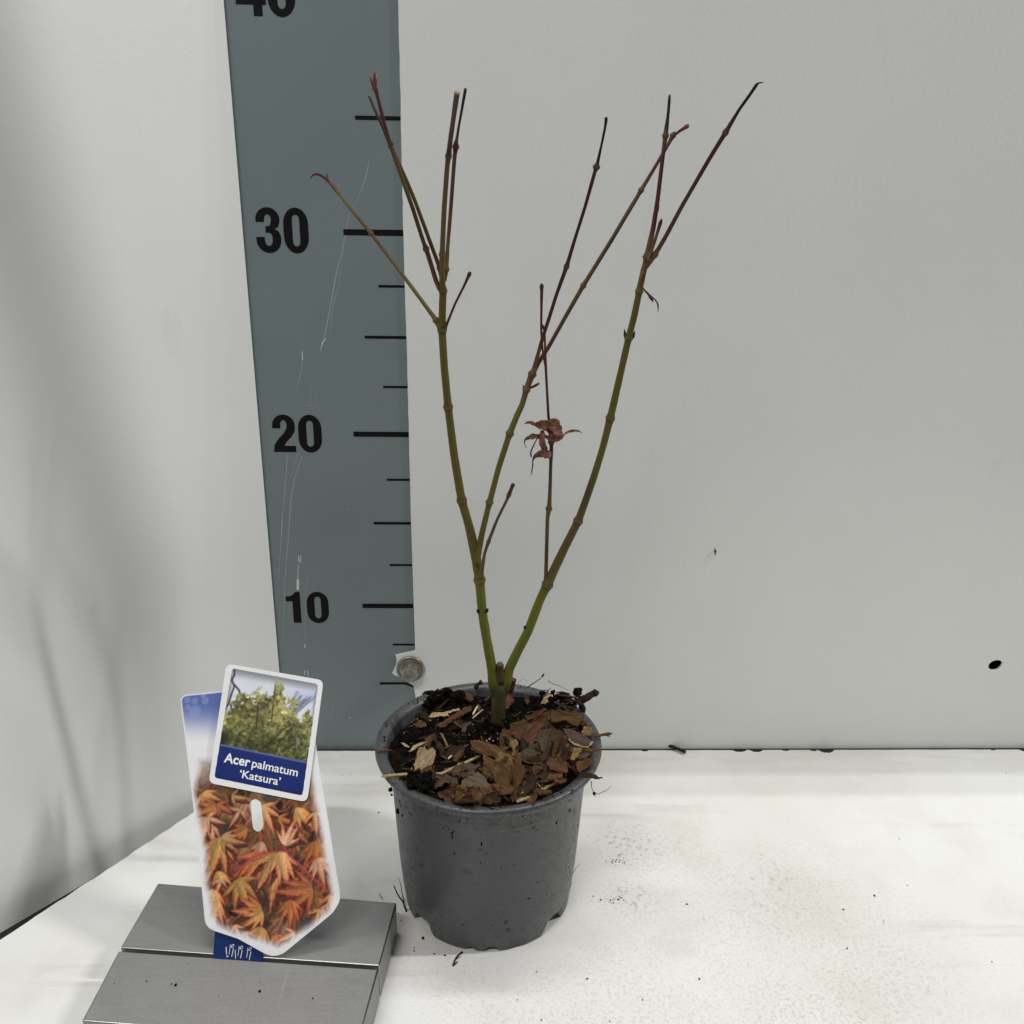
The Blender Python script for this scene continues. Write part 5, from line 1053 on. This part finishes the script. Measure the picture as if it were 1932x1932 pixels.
# the many small chips that fill the front and right of the pot and cannot be told apart
n_fill = 0
KEEP = [atz(*zA(790, 1350), ZF + HP - .1), atz(*zD(1220, 920), ZF + HP), atz(*zB(830, 920), ZF + HP)]
while n_fill < 238:
    x, y = in_pot(4.36)
    if n_fill % 3 == 0:
        t_ = random.uniform(-2.5, 0.3); r_ = random.uniform(2.6, 4.35); x, y = PX + r_ * math.cos(t_), PY + r_ * math.sin(t_)
    dx, dy = (x - PX) / 4.4, (y - PY) / 4.4
    dens = 0.95 if (dx > 0.15 or dy < -0.5) else 0.12
    if dx < 0.15 and dy > -0.1: dens = 0.03
    if dx < -0.30 and dy < -0.2: dens = 0.22
    if dy > 0.28: dens = 0.10
    if math.hypot(x - 4.1, y - YT) < 0.7 or random.random() > dens: continue
    if min(math.hypot(x - q.x, y - q.y) for q in KEEP) < 0.75: continue
    thin = n_fill > 195
    L = random.uniform(.40, 1.5); wd_ = L * random.uniform(.25, .7) if not thin else random.uniform(.05, .11); k = random.randint(5, 8)
    l2 = [(L / 2 * math.cos(6.283 * i / k) * random.uniform(.7, 1.15) * 1.1, wd_ / 2 * math.sin(6.283 * i / k) * random.uniform(.7, 1.2) * 1.1) for i in range(k)]
    a_ = random.uniform(0, math.pi); n = Vector((random.gauss(0, .45), random.gauss(-.25, .45), 1)).normalized(); ax = Vector((math.cos(a_), math.sin(a_), 0)); ax = (ax - n * ax.dot(n)).normalized()
    c = Vector((x, y, soil_z(x, y) + (random.uniform(.0, .12) if not thin else random.uniform(.08, .20))))
    chip_mesh(l2, c, ax, n.cross(ax), n, random.choices(('brown', 'dark', 'red', 'grey', 'fibre', 'ochre', 'tan', 'purple'), (40, 26, 12, 12, 12, 3, 1, 4))[0], 'small brown bark chip among the loose mulch in the pot', 'bark chip', random.uniform(.05, .15) if not thin else .05, 'bark_chip', random.uniform(0, .6))
    n_fill += 1

# ------------------------------------------------------------------ small things on the floor and wall
P = [atz(*q, ZF + .16) for q in ((1262, 1406), (1272, 1410), (1283, 1414.5), (1293, 1419))]; c = sum(P, Vector()) / 4
bm = bmesh.new(); tube(bm, path(P, .1, 1), [.10] * len(path(P, .1, 1)), sides=8); o = from_bm('twig', bm, M_ROOT, offset=c); o.location = c * S; tag(o, 'short black twig lying against the foot of the back wall', 'twig')
bm = bmesh.new(); c = Wp(1349, 1040) + Vector((0, -.04, 0))
lump(bm, c, .075, 3); tube(bm, [c + Vector((0, 0, .05)), c + Vector((-.03, -.02, .16)), c + Vector((-.06, -.01, .20))], [.03, .02, .008], sides=5); tube(bm, [c, c + Vector((.02, -.02, -.14)), c + Vector((.0, -.02, -.26))], [.03, .02, .006], sides=5)
o = from_bm('dirt_speck', bm, M_ROOT, offset=c); o.location = c * S; tag(o, 'tiny black speck of dirt stuck on the white back wall', 'speck')
bm = bmesh.new()
def crumb(px, py, r):
    P = atz(px, py, ZF); lump(bm, P + Vector((0, 0, r * .5)), r, px, 1)
for k in range(42): px, py = zC(random.gauss(1885, 60), random.gauss(492, 15)); crumb(px, py, random.choice((.01, .014, .02, .032)))
for k in range(36): px, py = zC(random.gauss(1860, 65), random.gauss(785, 18)); crumb(px, py, random.choice((.01, .014, .02, .032)))
for q, r in (((430, 1075), .07), ((365, 1168), .04), ((515, 1190), .045), ((595, 1200), .05), ((262, 937), .03), ((1497, 845), .03)): crumb(*zC(*q), r)
zZ = crop(1500, 2200, 1.2677)
for q in ((108, 850), (503, 955), (717, 877), (1405, 657), (1408, 666), (1255, 616), (1812, 813), (670, 597), (1372, 565), (380, 1035), (125, 1030), (35, 955), (1270, 763), (297, 876), (1465, 352), (1865, 105)): crumb(*zZ(*q), random.uniform(.025, .05))
for q in ((985, 2545), (1010, 2290), (1037, 2285), (870, 2520), (1223, 2800), (1118, 2400)): crumb(q[0] * .6389, q[1] * .6389, random.uniform(.02, .04))
o = from_bm('soil_crumbs', bm, M_SOIL); tag(o, 'scattered dark soil crumbs on the white floor', 'soil', None, 'stuff')
bm = bmesh.new()
zQ = crop(200, 2400, 1.84)
for q, r in (((565, 932), .035), ((586, 938), .05), ((1044, 972), .045), ((1046, 922), .025), ((428, 917), .03), ((654, 820), .025), ((818, 996), .02), ((1332, 1010), .03), ((1464, 442), .03), ((252, 930), .02)):
    px, py = zQ(*q); P = atz(px, py, ZT); lump(bm, P + Vector((0, 0, r * .4)), r, r * 77, 1)
o = from_bm('soil_crumbs', bm, M_SOIL); tag(o, 'few dark soil crumbs lying on top of the aluminium block', 'soil', None, 'stuff')
